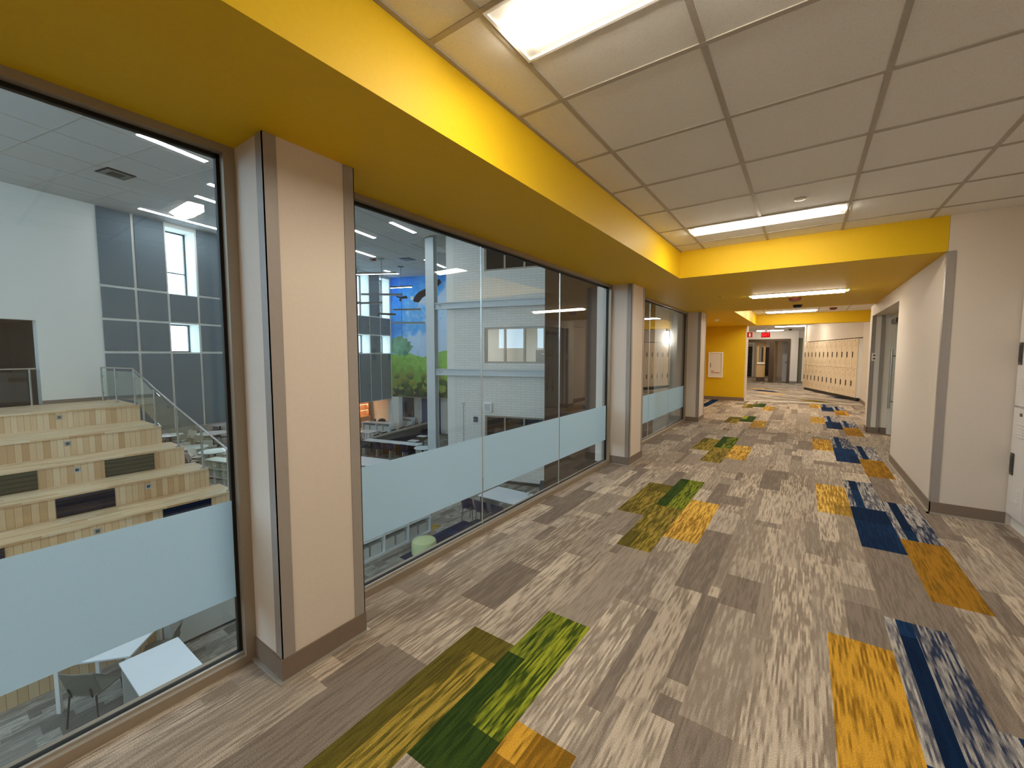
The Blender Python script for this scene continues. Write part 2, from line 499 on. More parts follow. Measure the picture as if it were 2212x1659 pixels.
def carpet_mesh(name, x0, x1, y0, y1, z, rule, ang=0.0, org=(0, 0), tone=None):
    """planks of 0.25 x 1.0 m in thirds bond, each cut into tonal patches; one floor mesh, colours per face"""
    bm = bmesh.new()
    faces, ca, cb = [], [], []
    P = 0.2517
    R = Matrix.Rotation(ang, 3, 'Z')
    i0 = math.floor((x0 - 0.40) / P) - 1; i1 = math.ceil((x1 - 0.40) / P) + 1
    for i in range(i0, i1):
        xl = 0.40 + P * i
        off = 3.95 + 0.3367 * i
        k0 = math.floor((y0 - off) / 1.01) - 1; k1 = math.ceil((y1 - off) / 1.01) + 1
        for k in range(k0, k1):
            ys = off + 1.01 * k
            kind = rule(i, k, ys)
            pal = PAL[kind] if kind else BEIGE
            # cut the plank into strips and patches
            rects = []
            xs = [0, P] if random.random() < 0.25 else [0, random.choice([0.062, 0.09, 0.125, 0.16, 0.19]), P]
            if kind == 'bluegrey': xs = [0, 0.05, 0.115, P]
            elif kind in ('green', 'olive'): xs = [0, 0.095, P]
            for xa, xb in zip(xs, xs[1:]):
                cut = sorted(random.sample([0.12, 0.22, 0.3, 0.4, 0.5, 0.62, 0.72, 0.85], random.choice([0, 1, 1, 2])))
                yy = [0] + [c * 1.01 for c in cut] + [1.01]
                for ya, yb in zip(yy, yy[1:]):
                    own = None
                    if kind == 'bluegrey' and xa == 0.05: own = random.choice(PAL['navy'])
                    if kind == 'green' and xa == 0 and ya == 0: own = PAL['green'][1]
                    rects.append((xl + xa, xl + xb, ys + ya, ys + yb, own))
            for a, b, c, d, own in rects:
                a, b, c, d = max(a, x0), min(b, x1), max(c, y0), min(d, y1)
                if b - a < 1e-4 or d - c < 1e-4: continue
                col = own or random.choice(pal)
                if kind is None and random.random() < 0.12: col = BEIGE[4]
                pts = [R @ Vector((px, py, 0)) for px, py in ((a, c), (b, c), (b, d), (a, d))]
                bm.faces.new([bm.verts.new((p.x + org[0], p.y + org[1], z)) for p in pts])
                A, Bc = lin(col[0]), lin(col[1])
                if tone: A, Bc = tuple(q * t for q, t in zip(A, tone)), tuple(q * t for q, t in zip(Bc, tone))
                ca.append((*A, random.uniform(0.45, 0.54)))
                cb.append((*Bc, -ang))
    me = bpy.data.meshes.new(name)
    bm.to_mesh(me); bm.free()
    for nm, vals in (('yarn_a', ca), ('yarn_b', cb)):
        at = me.attributes.new(nm, 'FLOAT_COLOR', 'FACE')
        at.data.foreach_set('color', [q for v in vals for q in v])
    me.materials.append(carpet)
    return me

random.seed(11)
fl = link('floor', carpet_mesh('floor', -2.14, 1.75, -6.0, 14.86, 0.0, accent))
fl['kind'] = 'structure'; fl['label'] = 'upper corridor carpet of streaked beige planks with gold, navy and green accents'; fl['category'] = 'floor'
def far_rule(i, k, y):
    if (i in (8, 9) and k % 3 == 0): return 'navy'
    if (i in (6, 11) and k % 4 == 1): return 'goldpale'
    if (i in (1, 2) and k % 5 == 1): return 'olive'
    return None
fl2 = link('floor_far_corridor', carpet_mesh('floor_far_corridor', -3.0, 15.0, -4.5, 10.0, -0.004, far_rule, math.radians(52), (0.5, 14.4)))
fl2['kind'] = 'structure'; fl2['label'] = 'carpet of the far corridor beyond the metal threshold strip'; fl2['category'] = 'floor'
def low_rule(i, k, y):
    if i in (-35, -34) and 6.4 < y < 9.2: return 'navy'
    if i == -33 and 6.4 < y < 7.6: return 'navy'
    if i == -37 and 7.2 < y < 8.6: return 'goldpale'
    if i % 17 == 3 and k % 5 == 0: return 'navy'
    if i % 17 == 4 and k % 5 == 1: return 'olive'
    return None
fl5 = link('floor_passage', carpet_mesh('floor_passage', -4.5, 0.6, 24.0, 31.3, -0.002, lambda i, k, y: None))
fl5['kind'] = 'structure'; fl5['category'] = 'floor'
F = -3.66
fl3 = link('floor_lower_hall', carpet_mesh('floor_lower_hall', -33.0, -2.3, -6.0, 27.0, F, low_rule, tone=(0.78, 0.86, 0.92)))  # tone puts the hall's cooler lighting into the yarn colours
fl3['kind'] = 'structure'; fl3['label'] = 'carpet floor of the lower hall, its colours tinted for the cooler light there'; fl3['category'] = 'floor'

# ------------------------------------------------------------------ corridor shell
AZ_ = 7.6
GX = -2.1          # glass plane
PX = -1.8          # pillar faces
CZ = 2.614         # tiled ceiling
SZ = 2.31          # yellow soffits
struct('wall_back', B(-2.3, 1.9, -6.2, -6.0, 0, CZ), beige)
mb = MB()
mb.box(0.97, 1.75, 5.15, 7.35, 0, SZ)            # pier before the alcove

struct('wall_right_pier', mb, beige, label='beige pier wall between the near lockers and the glass door alcove')
struct('wall_over_lockers', B(0.972, 1.95, 5.15, 5.30, SZ, CZ), beige)
struct('wall_right_near', B(1.73, 1.9, -6.0, 5.15, 0, CZ), beige)
struct('wall_alcove_header', B(0.97, 1.45, 7.35, 9.9, 2.12, SZ), beige)
mb = MB()
mb.box(0.97, 1.13, 9.9, 10.25, 0, SZ); mb.box(1.13, 1.75, 9.95, 10.25, 0, SZ)
struct('wall_alcove_far', mb, white_wall)
struct('wall_alcove_back', B(1.60, 1.75, 7.35, 9.95, 0, SZ), white_wall)
mb = MB(); mb.box(1.40, 1.75, 10.25, 16.35, 0, 2.62)
struct('wall_right_far', mb, beige)
# ceiling, soffits, beams
struct('ceiling', B(-1.235, 1.9, -6.0, 5.15, CZ, CZ + 0.05), tile, label='tiled ceiling over the near corridor bay')
struct('ceiling_second_bay', B(-1.235, 1.75, 9.7, 14.65, CZ, CZ + 0.05), tile)
struct('ceiling_far_corridor', B(-4.4, 2.0, 14.95, 31.2, CZ, CZ + 0.05), tile)
mb = MB()
mb.box(-2.15, -1.235, -6.0, 9.9, SZ, CZ + 0.3); mb.box(-1.235, 0.97, 5.15, 9.7, SZ, CZ + 0.3); mb.box(0.97, 1.75, 5.32, 9.7, SZ, CZ + 0.3)
mb.box(-2.9, -1.235, 9.9, 14.65, SZ, CZ + 0.3); mb.box(-2.9, 1.75, 14.65, 14.95, SZ, CZ + 0.3)
struct('ceiling_soffit', mb, yellow, label='dropped yellow soffit along the window wall and across the corridor')
grid = MB()
def tbars(mb, x0, x1, y0, y1, xs, ys, z, w=0.012):
    for x in xs: mb.box(x - w, x + w, y0, y1, z - 0.004, z + 0.002)
    for y in ys: mb.box(x0, x1, y - w, y + w, z - 0.0045, z + 0.002)
tbars(grid, -1.235, 1.73, -6.0, 5.15, [-0.977 + 0.6096 * i for i in range(5)], [1.80 - 0.6096 * 12 + 0.6096 * j for j in range(0, 18)], CZ)
grid.box(-1.235, -1.215, -6.0, 5.15, CZ - 0.006, CZ + 0.001)
struct('ceiling_grid', grid, tbar)
g2 = MB(); tbars(g2, -1.235, 1.4, 9.7, 14.65, [-0.977 + 0.6096 * i for i in range(4)], [10.2 + 0.6096 * j for j in range(8)], CZ)
struct('ceiling_grid_second_bay', g2, tbar)
# rubber bases
def base(name, segs):
    mb = MB()
    for x0, x1, y0, y1 in segs: mb.box(x0, x1, y0, y1, 0, 0.105)
    return struct(name, mb, cove)
base('baseboard_right', [(0.962, 0.97, 5.142, 7.35), (0.962, 1.42, 5.142, 5.15), (0.962, 0.97, 9.892, 10.25), (0.962, 1.13, 9.892, 9.9), (1.13, 1.24, 9.942, 9.95), (1.392, 1.40, 10.25, 16.3)])
mb = MB()
for x0, x1, y0, y1 in [(0.945, 0.962, 5.12, 7.35), (0.945, 1.42, 5.12, 5.142)]: mb.box(x0, x1, y0, y1, 0, 0.012)
struct('baseboard_right_toe', mb, clip)
mb = MB()
mb.box(0.966, 0.972, 5.146, 5.20, 0.105, SZ); mb.box(0.966, 1.02, 5.144, 5.15, 0.105, SZ)
struct('trim_1', mb, guard, label='taupe corner guard on the right pier')
mb = MB(); mb.box(0.964, 0.97, 9.89, 9.95, 0.105, 2.12); mb.box(0.964, 1.02, 9.894, 9.9, 0.105, 2.12); mb.box(1.09, 1.136, 9.894, 9.9, 0.105, 2.12)
struct('trim_2', mb, guard, label='taupe corner guard at the far side of the door alcove')
mb = MB()
for y in (10.9, 11.9, 13.4, 14.4): mb.box(1.36, 1.40, y, y + 0.10, 0, 2.35)
mb.box(1.36, 1.40, 10.9, 12.0, 2.25, 2.35)
struct('trim_3', mb, beige, label='beige door casings on the far right wall')

# ------------------------------------------------------------------ window wall
def pillar(n, y0, y1, lab):
    mb = MB(); mb.box(-2.26, PX, y0, y1, 0, SZ)
    p = struct('pillar_%d' % n, mb, beige, label=lab)
    g = MB(); w = 0.052
    for yc, sgn in ((y0, 1), (y1, -1)):
        a, b = (yc - 0.004, yc + w) if sgn > 0 else (yc - w, yc + 0.004)
        g.box(PX - 0.001, PX + 0.004, a, b, 0.105, SZ - 0.002)
        a, b = (yc - 0.004, yc) if sgn > 0 else (yc, yc + 0.004)
        g.box(PX - w, PX + 0.004, a, b, 0.105, SZ - 0.002)
    obj('corner_guard', g, guard, p)
    bb = MB(); bb.box(GX + 0.05, PX + 0.008, y0 - 0.008, y1 + 0.008, 0, 0.105)
    obj('cove_base', bb, cove, p)
    t = MB(); t.box(GX + 0.05, PX + 0.022, y0 - 0.022, y1 + 0.022, 0, 0.010)
    obj('cove_toe', t, clip, p)
    return p
pillar(1, 0.83, 1.235, 'nearest beige pillar between the first and second corridor windows')
pillar(2, 5.15, 5.66, 'second beige pillar along the corridor glass')
pillar(3, 9.36, 9.92, 'third beige pillar at the end of the corridor glass')
pillar(4, -3.47, -3.05, 'beige pillar behind the viewpoint')

def window(n, y0, y1, joints, lab):
    w = struct_root('window_%d' % n, lab)
    f = MB()
    f.box(GX - 0.05, GX + 0.05, y0, y0 + 0.045, 0, SZ); f.box(GX - 0.05, GX + 0.05, y1 - 0.045, y1, 0, SZ)
    f.box(GX - 0.05, GX + 0.05, y0 + 0.045, y1 - 0.045, SZ - 0.032, SZ)
    f.box(GX - 0.05, GX + 0.055, y0 + 0.045, y1 - 0.045, 0, 0.042)
    obj('frame', f, frame_metal, w)
    g = MB(); a, b = y0 + 0.045, y1 - 0.045
    g.box(GX - 0.012, GX + 0.012, a, a + 0.014, 0.042, SZ - 0.032); g.box(GX - 0.012, GX + 0.012, b - 0.014, b, 0.042, SZ - 0.032)
    g.box(GX - 0.012, GX + 0.012, a, b, SZ - 0.048, SZ - 0.032); g.box(GX - 0.012, GX + 0.012, a, b, 0.042, 0.052)
    obj('gasket', g, gasket, w)
    g = MB(); g.box(GX + 0.012, GX + 0.026, a, b, 0.042, 0.050)
    obj('glazing_stop', g, clip, w)
    edges = [a + 0.006] + joints + [b - 0.006]
    for p, q in zip(edges, edges[1:]):
        p2, q2 = p + 0.003, q - 0.003
        pane = obj('pane', B(GX - 0.005, GX + 0.005, p2, q2, 0.046, SZ - 0.036), glass_clear, w)
        obj('privacy_film', B(GX + 0.0055, GX + 0.0065, p2 + 0.004, q2 - 0.004, 0.315, 0.765), frost, pane)
    for j in joints:
        obj('glass_joint', B(GX - 0.0048, GX + 0.0048, j - 0.0028, j + 0.0028, 0.046, SZ - 0.036), clip, w)
    return w
window(1, -3.05, 0.83, [-1.75, -0.45], 'first corridor window, looking onto the wooden bleacher stairs')
window(2, 1.235, 5.15, [2.56, 3.84], 'wide corridor window of three butt-jointed panes between the first two pillars')
window(3, 5.66, 9.36, [6.9, 8.12], 'corridor window between the second and third pillars')
window(4, -6.0, -3.47, [], 'corridor window behind the viewpoint')
# slab edge and wall under the corridor glass
struct('wall_below_corridor', B(-2.15, -2.05, -6.2, 14.6, F, -0.30), white_wall)
struct('floor_slab_edge', B(-2.15, 1.75, -6.2, 14.8, -0.30, -0.006), white_wall)

# yellow end wall and far corridor
AF = math.radians(11.5)
mb = MB(); mb.prism([(-2.72, 14.48), (-1.50, 14.53), (-1.50, 14.95), (-2.72, 14.90)], 0, SZ)
struct('wall_yellow_end', mb, yellow, label='yellow wall with the extinguisher cabinet at the end of the glass')
mb = MB(); mb.prism([(-1.505, 14.528), (-1.475, 14.529), (-1.475, 14.95), (-1.505, 14.95)], 0, SZ)
struct('trim_4', mb, beige)
base('baseboard_yellow_wall', [(-2.72, -1.49, 14.47, 14.50)])
mb = MB(); mb.box(-2.86, -2.72, 9.92, 14.95, 0, SZ); mb.box(-2.72, -2.26, 9.80, 9.92, 0, SZ)
struct('wall_left_recess', mb, yellow)
mb = MB(); mb.box(-3.0, -2.86, 9.75, 14.6, F, AZ_); mb.box(-2.86, -2.1, 9.70, 9.80, F, AZ_)
struct('wall_atrium_corner', mb, white_wall)
fr_ = MB(); fr_.box(-2.72, -2.16, 9.9, 14.86, -0.3, -0.003); struct('floor_recess_slab', fr_, white_wall)
fl4 = link('floor_recess', carpet_mesh('floor_recess', -2.72, -2.16, 9.9, 14.6, 0.0, lambda i, k, y: ('navy' if (i in (-11,) and y > 12.2) else ('gold' if i == -10 and y > 12 else None))))
fl4['kind'] = 'structure'; fl4['category'] = 'floor'
mb = MB(); mb.prism([(-1.51, 14.67), (-0.17, 15.00), (1.38, 15.36), (1.38, 15.40), (-0.17, 15.09), (-1.51, 14.76)], -0.004, 0.010)
o = struct('trim_5', mb, bright_alu, label='bright metal threshold strip across the carpet')
# far walls: behind the cream lockers, the door wall, closing walls
mb = MB(); mb.prism([(1.40, 16.35), (1.62, 16.42), (0.30, 20.87), (0.02, 20.80)], 1.95, CZ)
mb.prism([(1.74, 16.45), (1.90, 16.50), (0.52, 20.95), (0.36, 20.90)], 0, CZ)
mb.prism([(0.30, 20.87), (-0.02, 20.80), (-0.05, 20.92), (0.27, 20.99)], 0, CZ)
struct('wall_locker_bay', mb, beige, label='beige wall that holds the far cream lockers')
YW = 25.0
mb = MB()
mb.box(-0.66, -0.30, YW, YW + 0.2, 0, CZ); mb.box(-0.30, -0.12, YW + 0.12, YW + 0.2, 0, CZ); mb.box(-0.12, 1.8, YW, YW + 0.2, 0, CZ)
mb.box(-5.0, -0.66, YW, YW + 0.2, 2.22, CZ); mb.box(-5.0, -3.3, YW, YW + 0.2, 0, 2.22)
struct('wall_far_doors', mb, beige, label='far beige wall with the bronze double door frames')
struct('wall_far_right', B(1.6, 1.8, 20.9, YW, -0.1, CZ), beige)
struct('wall_beyond_doors', B(-4.4, 2.0, 31.0, 31.2, -0.1, CZ), beige)
struct('wall_far_left', B(-4.4, -4.2, 14.95, 31.0, -0.1, CZ), yellow)
struct('wall_far_passage', B(0.3, 0.5, YW + 0.2, 31.0, -0.1, CZ), beige)
struct('wall_yellow_return', B(-4.2, -2.72, 14.95, 15.1, 0, CZ), yellow)
base('baseboard_far', [(-0.66, -0.30, YW - 0.01, YW), (-0.12, 1.6, YW - 0.01, YW)])

# ------------------------------------------------------------------ atrium frames
AG = math.radians(10.5)
G0 = (-18.22, 3.12)
GM = Matrix.Translation((G0[0], G0[1], 0)) @ Matrix.Rotation(AG + PI / 2, 4, 'Z')   # local x along the wall (towards the mural), local -y into the atrium
AZ = 6.10
def gpt(s, t, z=0.0):
    p = GM @ Vector((s, -t, z)); return (p.x, p.y, p.z)
G_RZ = AG + PI / 2
# far wall, local frame: x = s, y>0 behind the wall
edges = [0.27, 1.17, 2.10, 3.06, 4.00] + [4.00 + 0.881 * k for k in range(1, 9)] + [11.93, 12.77, 13.63]
WIN = [i for i in range(len(edges) - 1) if i >= 2 and i % 2 == 0]
DEP = 0.62
mb = MB()
zs = [(1.53, 2.57), (3.62, 5.95)]
mb.box(0, edges[0], 0, 0.25, -1.25, AZ + 0.3)
for i in range(len(edges) - 1):
    a, b = edges[i], edges[i + 1]
    if i in WIN:
        a2, b2 = a + 0.02, b - 0.02
        mb.box(a, a2, 0, DEP + 0.15, -1.25, AZ + 0.3); mb.box(b2, b, 0, DEP + 0.15, -1.25, AZ + 0.3)
        mb.box(a2, b2, 0, DEP + 0.15, -1.25, zs[0][0]); mb.box(a2, b2, 0, DEP + 0.15, zs[0][1], zs[1][0]); mb.box(a2, b2, 0, DEP + 0.15, zs[1][1], AZ + 0.3)
    else:
        mb.box(a, b, 0, 0.25, -1.25, AZ + 0.3)
mb.box(edges[-1], edges[-1] + 0.12, 0, 0.25, F, AZ + 0.3)
wf = struct('wall_atrium_far', mb, white_wall, label='tall far atrium wall divided into a white grid around grey panels')
wf.matrix_world = GM
# platform wall left of the panels with a dark opening
mb = MB()
mb.box(-1.19, 0, 0, 0.25, F, AZ + 0.3); mb.box(-3.6, -1.19, 0, 0.25, 2.42, AZ + 0.3); mb.box(-12, -3.6, 0, 0.25, F, AZ + 0.3)
mb.box(0, 0.02, 0.0, 0.25, F, -1.25)
wp = struct('wall_atrium_platform', mb, white_wall, label='white wall behind the top of the bleacher stairs')
wp.matrix_world = GM
struct('baseboard_platform', B(-1.19, 0.26, -0.012, -0.001, 0, 0.11), cove).matrix_world = GM
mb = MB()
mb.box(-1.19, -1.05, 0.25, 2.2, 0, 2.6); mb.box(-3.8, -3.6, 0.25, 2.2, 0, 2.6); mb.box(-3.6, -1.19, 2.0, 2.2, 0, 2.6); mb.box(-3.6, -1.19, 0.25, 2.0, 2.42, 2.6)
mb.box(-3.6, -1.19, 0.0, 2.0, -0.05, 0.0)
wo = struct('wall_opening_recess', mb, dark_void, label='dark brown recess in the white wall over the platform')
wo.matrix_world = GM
for i in WIN:
    for j, (z0, z1) in enumerate(zs):
        w = struct_root('window_%d' % (10 + i * 2 + j), 'tall upper window in the far atrium wall' if j else 'small square window in the far atrium wall')
        w.matrix_world = GM
        a, b = edges[i] + 0.02, edges[i + 1] - 0.02
        f = MB(); t = 0.05
        f.box(a, a + t, DEP, DEP + 0.08, z0, z1); f.box(b - t, b, DEP, DEP + 0.08, z0, z1)
        f.box(a + t, b - t, DEP, DEP + 0.08, z0, z0 + t); f.box(a + t, b - t, DEP, DEP + 0.08, z1 - t, z1)
        if j: f.box(a + t, b - t, DEP, DEP + 0.08, z0 + 0.82, z0 + 0.86)
        obj('frame', f, dark_steel, w)
        obj('pane', B(a + t, b - t, DEP + 0.035, DEP + 0.042, z0 + t, z1 - t), glass_clear, w)
# acoustic panels
rows = [('top', 3.68, 5.98), ('second', 2.63, 3.595), ('third', 1.57, 2.545), ('bottom', -1.22, 1.485)]
for i in range(len(edges) - 1):
    for r, (rn, z0, z1) in enumerate(rows):
        if i in WIN and r in (0, 2): continue
        a, b = edges[i] + 0.042, edges[i + 1] - 0.042
        if i == 0: a = edges[0]
        o = obj('acoustic_panel', B(a, b, -0.045, -0.002, z0, z1 + (0.1 if r == 0 else 0), bev=0.006), panel_grey)
        o.matrix_world = GM
        tag(o, 'dark grey acoustic panel, %s row, %s column from the white wall' % (rn, ORD[i]), 'panel', 'grey panels on the far atrium wall')
# mural wall
MA = math.radians(18)
MM = Matrix.Translation((-20.72, 16.62, 0)) @ Matrix.Rotation(MA, 4, 'Z')    # local x to the right along the mural, -y towards us
mb = MB(); mb.box(-0.15, 9.0, 0.0, 0.3, -1.14, AZ + 0.4); mb.box(0.0, 0.42, 0.0, 0.42, F, -1.14)
wm = struct('wall_mural', mb, white_wall); wm.matrix_world = MM
mur = T('wall_mural_painting', 'large painted mural of a dark eagle over bright trees and blue sky', 'mural'); mur.matrix_world = MM
del mur['category']; mur['category'] = 'mural'; mur.name = 'painted_mural'
obj('painted_sky', B(0.0, 8.0, -0.012, -0.002, -1.12, AZ - 0.01), sky_paint, mur)
random.seed(3)
pts = [(0.0, -1.12), (8.0, -1.12)]
top = []
x = 8.0
while x > 0:
    top.append((x, 1.42 + 0.22 * math.sin(x * 2.3) + random.uniform(-0.12, 0.16))); x -= random.uniform(0.12, 0.3)
pts += top + [(0.0, 1.5)]
obj('painted_foliage', MB().slab_xz(pts, -0.018, -0.012), leaf_paint, mur)
tp = []
for k in range(26):
    a = 2 * PI * k / 26; r = 0.78 * random.uniform(0.8, 1.15)
    tp.append((0.62 + r * 1.05 * math.cos(a) if 0.62 + r * 1.05 * math.cos(a) > 0.005 else 0.005, 1.95 + r * 0.72 * math.sin(a)))
obj('painted_tree', MB().slab_xz(tp, -0.022, -0.018), tree_paint, mur)
eg = MB()
eg.slab_xz([(1.60, 4.80), (1.72, 4.97), (1.96, 5.16), (2.65, 5.43), (3.3, 5.85), (3.42, 5.62), (3.1, 5.34), (2.62, 5.02), (2.17, 4.80), (2.02, 4.62), (1.90, 4.53), (1.62, 4.58), (1.55, 4.68)], -0.020, -0.014)
obj('painted_eagle_body', eg, eagle_dark, mur)
eg = MB(); eg.slab_xz([(1.60, 4.80), (1.55, 4.68), (1.44, 4.70), (1.35, 4.76), (1.40, 4.90), (1.52, 4.93)], -0.021, -0.014)
obj('painted_eagle_head', eg, eagle_pale, mur)
eg = MB(); eg.slab_xz([(1.90, 4.53), (2.02, 4.62), (2.2, 4.62), (2.42, 4.60), (2.30, 4.48), (2.1, 4.50)], -0.021, -0.014)
obj('painted_eagle_tail', eg, eagle_pale, mur)
eg = MB(); eg.slab_xz([(0.33, 5.09), (0.46, 4.98), (0.66, 4.93), (1.12, 4.97), (1.19, 4.80), (0.82, 4.80), (0.69, 4.62), (0.60, 4.72), (0.66, 4.84), (0.44, 4.90)], -0.020, -0.014)
obj('painted_small_bird', eg, eagle_dark, mur)
# deep lower level behind the mural: blue doors
mb = MB(); mb.box(-0.9, 9.0, 1.9, 2.1, F, -1.1)
wd = struct('wall_lower_doors', mb, white_wall); wd.matrix_world = MM
mb = MB(); mb.box(-16, 9.0, 0.3, 12.2, -1.12, -1.0)
cl = struct('ceiling_lower_hall', mb, tile); cl.matrix_world = MM
def lower_door(s0, s1, mat, lab, cat, nm):
    d = T(nm, lab, cat); d.matrix_world = MM
    obj('leaf', B(s0, s1, 1.83, 1.895, F, -1.3), mat, d)
    obj('handle', MB().tube([(s1 - 0.08, 1.80, F + 0.9), (s1 - 0.08, 1.80, F + 1.4)], 0.02), chrome, d)
lower_door(-0.60, -0.20, blue_door, 'blue panel at the left below the mural, by the white corner column', 'panel', 'blue_door_panel')
lower_door(-0.12, 0.37, black_plastic, 'dark open doorway leaf below the middle of the mural', 'door', 'dark_glazed_door')
lower_door(0.97, 2.3, blue_door, 'blue panel below the mural next to the steel column', 'panel', 'blue_wall_panel')
# block wall with windows
BA = math.radians(15)
BM = Matrix.Translation((-12.0, 12.42, 0)) @ Matrix.Rotation(BA, 4, 'Z')
wins = [(-2.4, -0.98), (1.10, 2.50), (4.68, 6.2)]
L = 10.25
mb = MB()
xw0, xw1 = 1.68, 4.95
zprev = F
for z0, z1 in wins + [(7.6, 7.6)]:
    mb.box(0, L, 0, 0.3, zprev, z0)
    if z1 > z0:
        mb.box(0, xw0, 0, 0.3, z0, z1); mb.box(xw1, L, 0, 0.3, z0, z1)
    zprev = z1
wb = struct('wall_block', mb, block, label='pale painted concrete block wall with three strips of windows'); wb.matrix_world = BM
struct('baseboard_block', B(0, L, -0.012, -0.001, F, F + 0.12), dark_steel).matrix_world = BM
for n, (z0, z1) in enumerate(wins):
    w = struct_root('window_%d' % (50 + n), ['lowest', 'middle', 'uppermost'][n] + ' window strip in the block wall'); w.matrix_world = BM
    f = MB()
    f.box(xw0, xw1, 0.04, 0.16, z0, z0 + 0.07); f.box(xw0, xw1, 0.04, 0.16, z1 - 0.07, z1)
    k = 4
    for q in range(k + 1):
        xx = xw0 + (xw1 - xw0 - 0.07) * q / k
        f.box(xx, xx + 0.07, 0.04, 0.16, z0 + 0.07, z1 - 0.07)
    obj('frame', f, frame_metal, w)
    for q in range(k):
        a = xw0 + (xw1 - xw0 - 0.07) * q / k + 0.07; b = xw0 + (xw1 - xw0 - 0.07) * (q + 1) / k
        obj('pane', B(a, b, 0.09, 0.1, z0 + 0.07, z1 - 0.07), glass_clear if n == 1 else glass_dark, w)
# lit room behind the middle strip
mb = MB()
mb.box(1.2, 7.0, 4.6, 4.8, 0.1, 3.2); mb.box(1.0, 1.2, 0.3, 4.8, 0.1, 3.2); mb.box(7.0, 7.2, 0.3, 4.8, 0.1, 3.2); mb.box(1.2, 7.0, 0.3, 4.6, 0.0, 0.1)
wr = struct('wall_room_beyond', mb, white_wall); wr.matrix_world = BM
struct('ceiling_room_beyond', B(1.2, 7.0, 0.3, 4.6, 2.95, 3.1), tile).matrix_world = BM
for q, x in enumerate((3.0, 4.9)):
    lt = T('ceiling_light', 'square ceiling light in the room behind the block wall window, %s one' % ('nearer the window edge' if q == 0 else 'farther back right'), 'light', group='lights in the room beyond'); lt.matrix_world = BM
    obj('frame', B(x - 0.32, x + 0.32, 1.7, 2.34, 2.92, 2.95), white_enamel, lt)
    obj('lens', B(x - 0.27, x + 0.27, 1.75, 2.29, 2.912, 2.92), lamp_cool, lt)
cb_ = T('filing_cabinet', 'dark grey cabinet inside the room behind the middle window strip', 'cabinet'); cb_.matrix_world = BM
obj('body', B(3.0, 3.75, 2.6, 3.1, 0.1, 1.65, bev=0.01), grey_plastic, cb_)
for zz in (0.15, 0.65, 1.15):
    d = obj('drawer', B(3.03, 3.72, 2.58, 2.60, zz, zz + 0.45), grey_plastic, cb_)
    obj('handle', B(3.3, 3.45, 2.565, 2.58, zz + 0.3, zz + 0.33), chrome, d)
dr = T('interior_door', 'cream door at the back of the room behind the block wall', 'door'); dr.matrix_world = BM
obj('leaf', B(5.0, 5.95, 4.54, 4.6, 0.1, 2.3), beige, dr); obj('knob', MB().lathe([(0.03, -0.03), (0.03, 0.03)], 10, (5.1, 4.52, 1.1)), chrome, dr)
# enclosing walls and ceilings of the atrium
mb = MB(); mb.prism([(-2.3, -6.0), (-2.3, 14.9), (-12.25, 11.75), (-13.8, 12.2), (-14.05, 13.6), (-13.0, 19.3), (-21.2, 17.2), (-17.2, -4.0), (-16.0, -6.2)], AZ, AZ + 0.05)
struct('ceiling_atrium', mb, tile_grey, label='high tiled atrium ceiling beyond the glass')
struct('ceiling_atrium_upper', B(-16.0, -2.0, 11.5, 20.5, 7.6, 7.7), dark_steel)
mb = MB(); mb.prism([(-2.3, 14.9), (-12.25, 11.75), (-13.8, 12.2), (-14.05, 13.6), (-13.0, 19.3), (-12.9, 19.3), (-13.97, 13.62), (-13.72, 12.28), (-12.25, 11.85), (-2.3, 15.0)], AZ + 0.05, 7.6)
struct('ceiling_bulkhead', mb, white_wall)
mb = MB(); mb.prism([(-12.0, 12.42), (-11.7, 12.5), (-11.9, 19.6), (-12.2, 19.6)], F, 7.6)
struct('wall_atrium_passage', mb, white_wall)
mb = MB(); mb.box(-16.5, -2.3, -6.3, -6.0, F, 2.0); mb.box(-16.5, -2.3, -6.3, -6.0, 5.4, AZ + 0.3)  # unseen end wall; its open gaps are added to let daylight in
for x in (-16.5, -13.2, -9.9, -6.6, -3.3): mb.box(x, x + 1.0, -6.3, -6.0, 2.0, 5.4)
struct('wall_atrium_left', mb, white_wall)
struct('wall_over_corridor', B(-2.15, -2.05, -6.2, 15.0, CZ + 0.31, 7.6), white_wall)
struct('roof_over_corridor', B(-2.16, 2.2, -6.2, 33.0, CZ + 0.31, CZ + 0.35), white_wall)
struct('wall_lower_back', B(-33.2, -33.0, -6.0, 27.0, F, -1.0), white_wall)
struct('wall_lower_side', B(-33.0, -2.3, -6.3, -6.0, F, -0.9), white_wall)
struct('wall_lower_end', B(-33.0, -10, 27.0, 27.2, F, -1.0), white_wall)
mb = MB(); mb.box(-12, 15.0, 0.25, 16.0, -1.25, -1.10)
cl2 = struct('ceiling_lower_cafe', mb, tile); cl2.matrix_world = GM
# grid of the atrium ceiling
AR = Matrix.Translation((-10, 5, 0)) @ Matrix.Rotation(math.radians(12.5), 4, 'Z')
g3 = MB()
for k in range(-12, 8): g3.box(k * 0.61 * 2 - 0.012, k * 0.61 * 2 + 0.012, -9, 14, AZ - 0.004, AZ + 0.001)
for k in range(-7, 12): g3.box(-10, 7, k * 1.22 - 0.012, k * 1.22 + 0.012, AZ - 0.0045, AZ + 0.001)
o = struct('ceiling_grid_atrium', g3, tbar); o.matrix_world = AR
# dark brown wall close to the glass
struct('wall_brown', B(-4.27, -2.19, 7.2, 7.5, F, AZ), brown_wall, label='dark brown brick wall that meets the corridor glass')

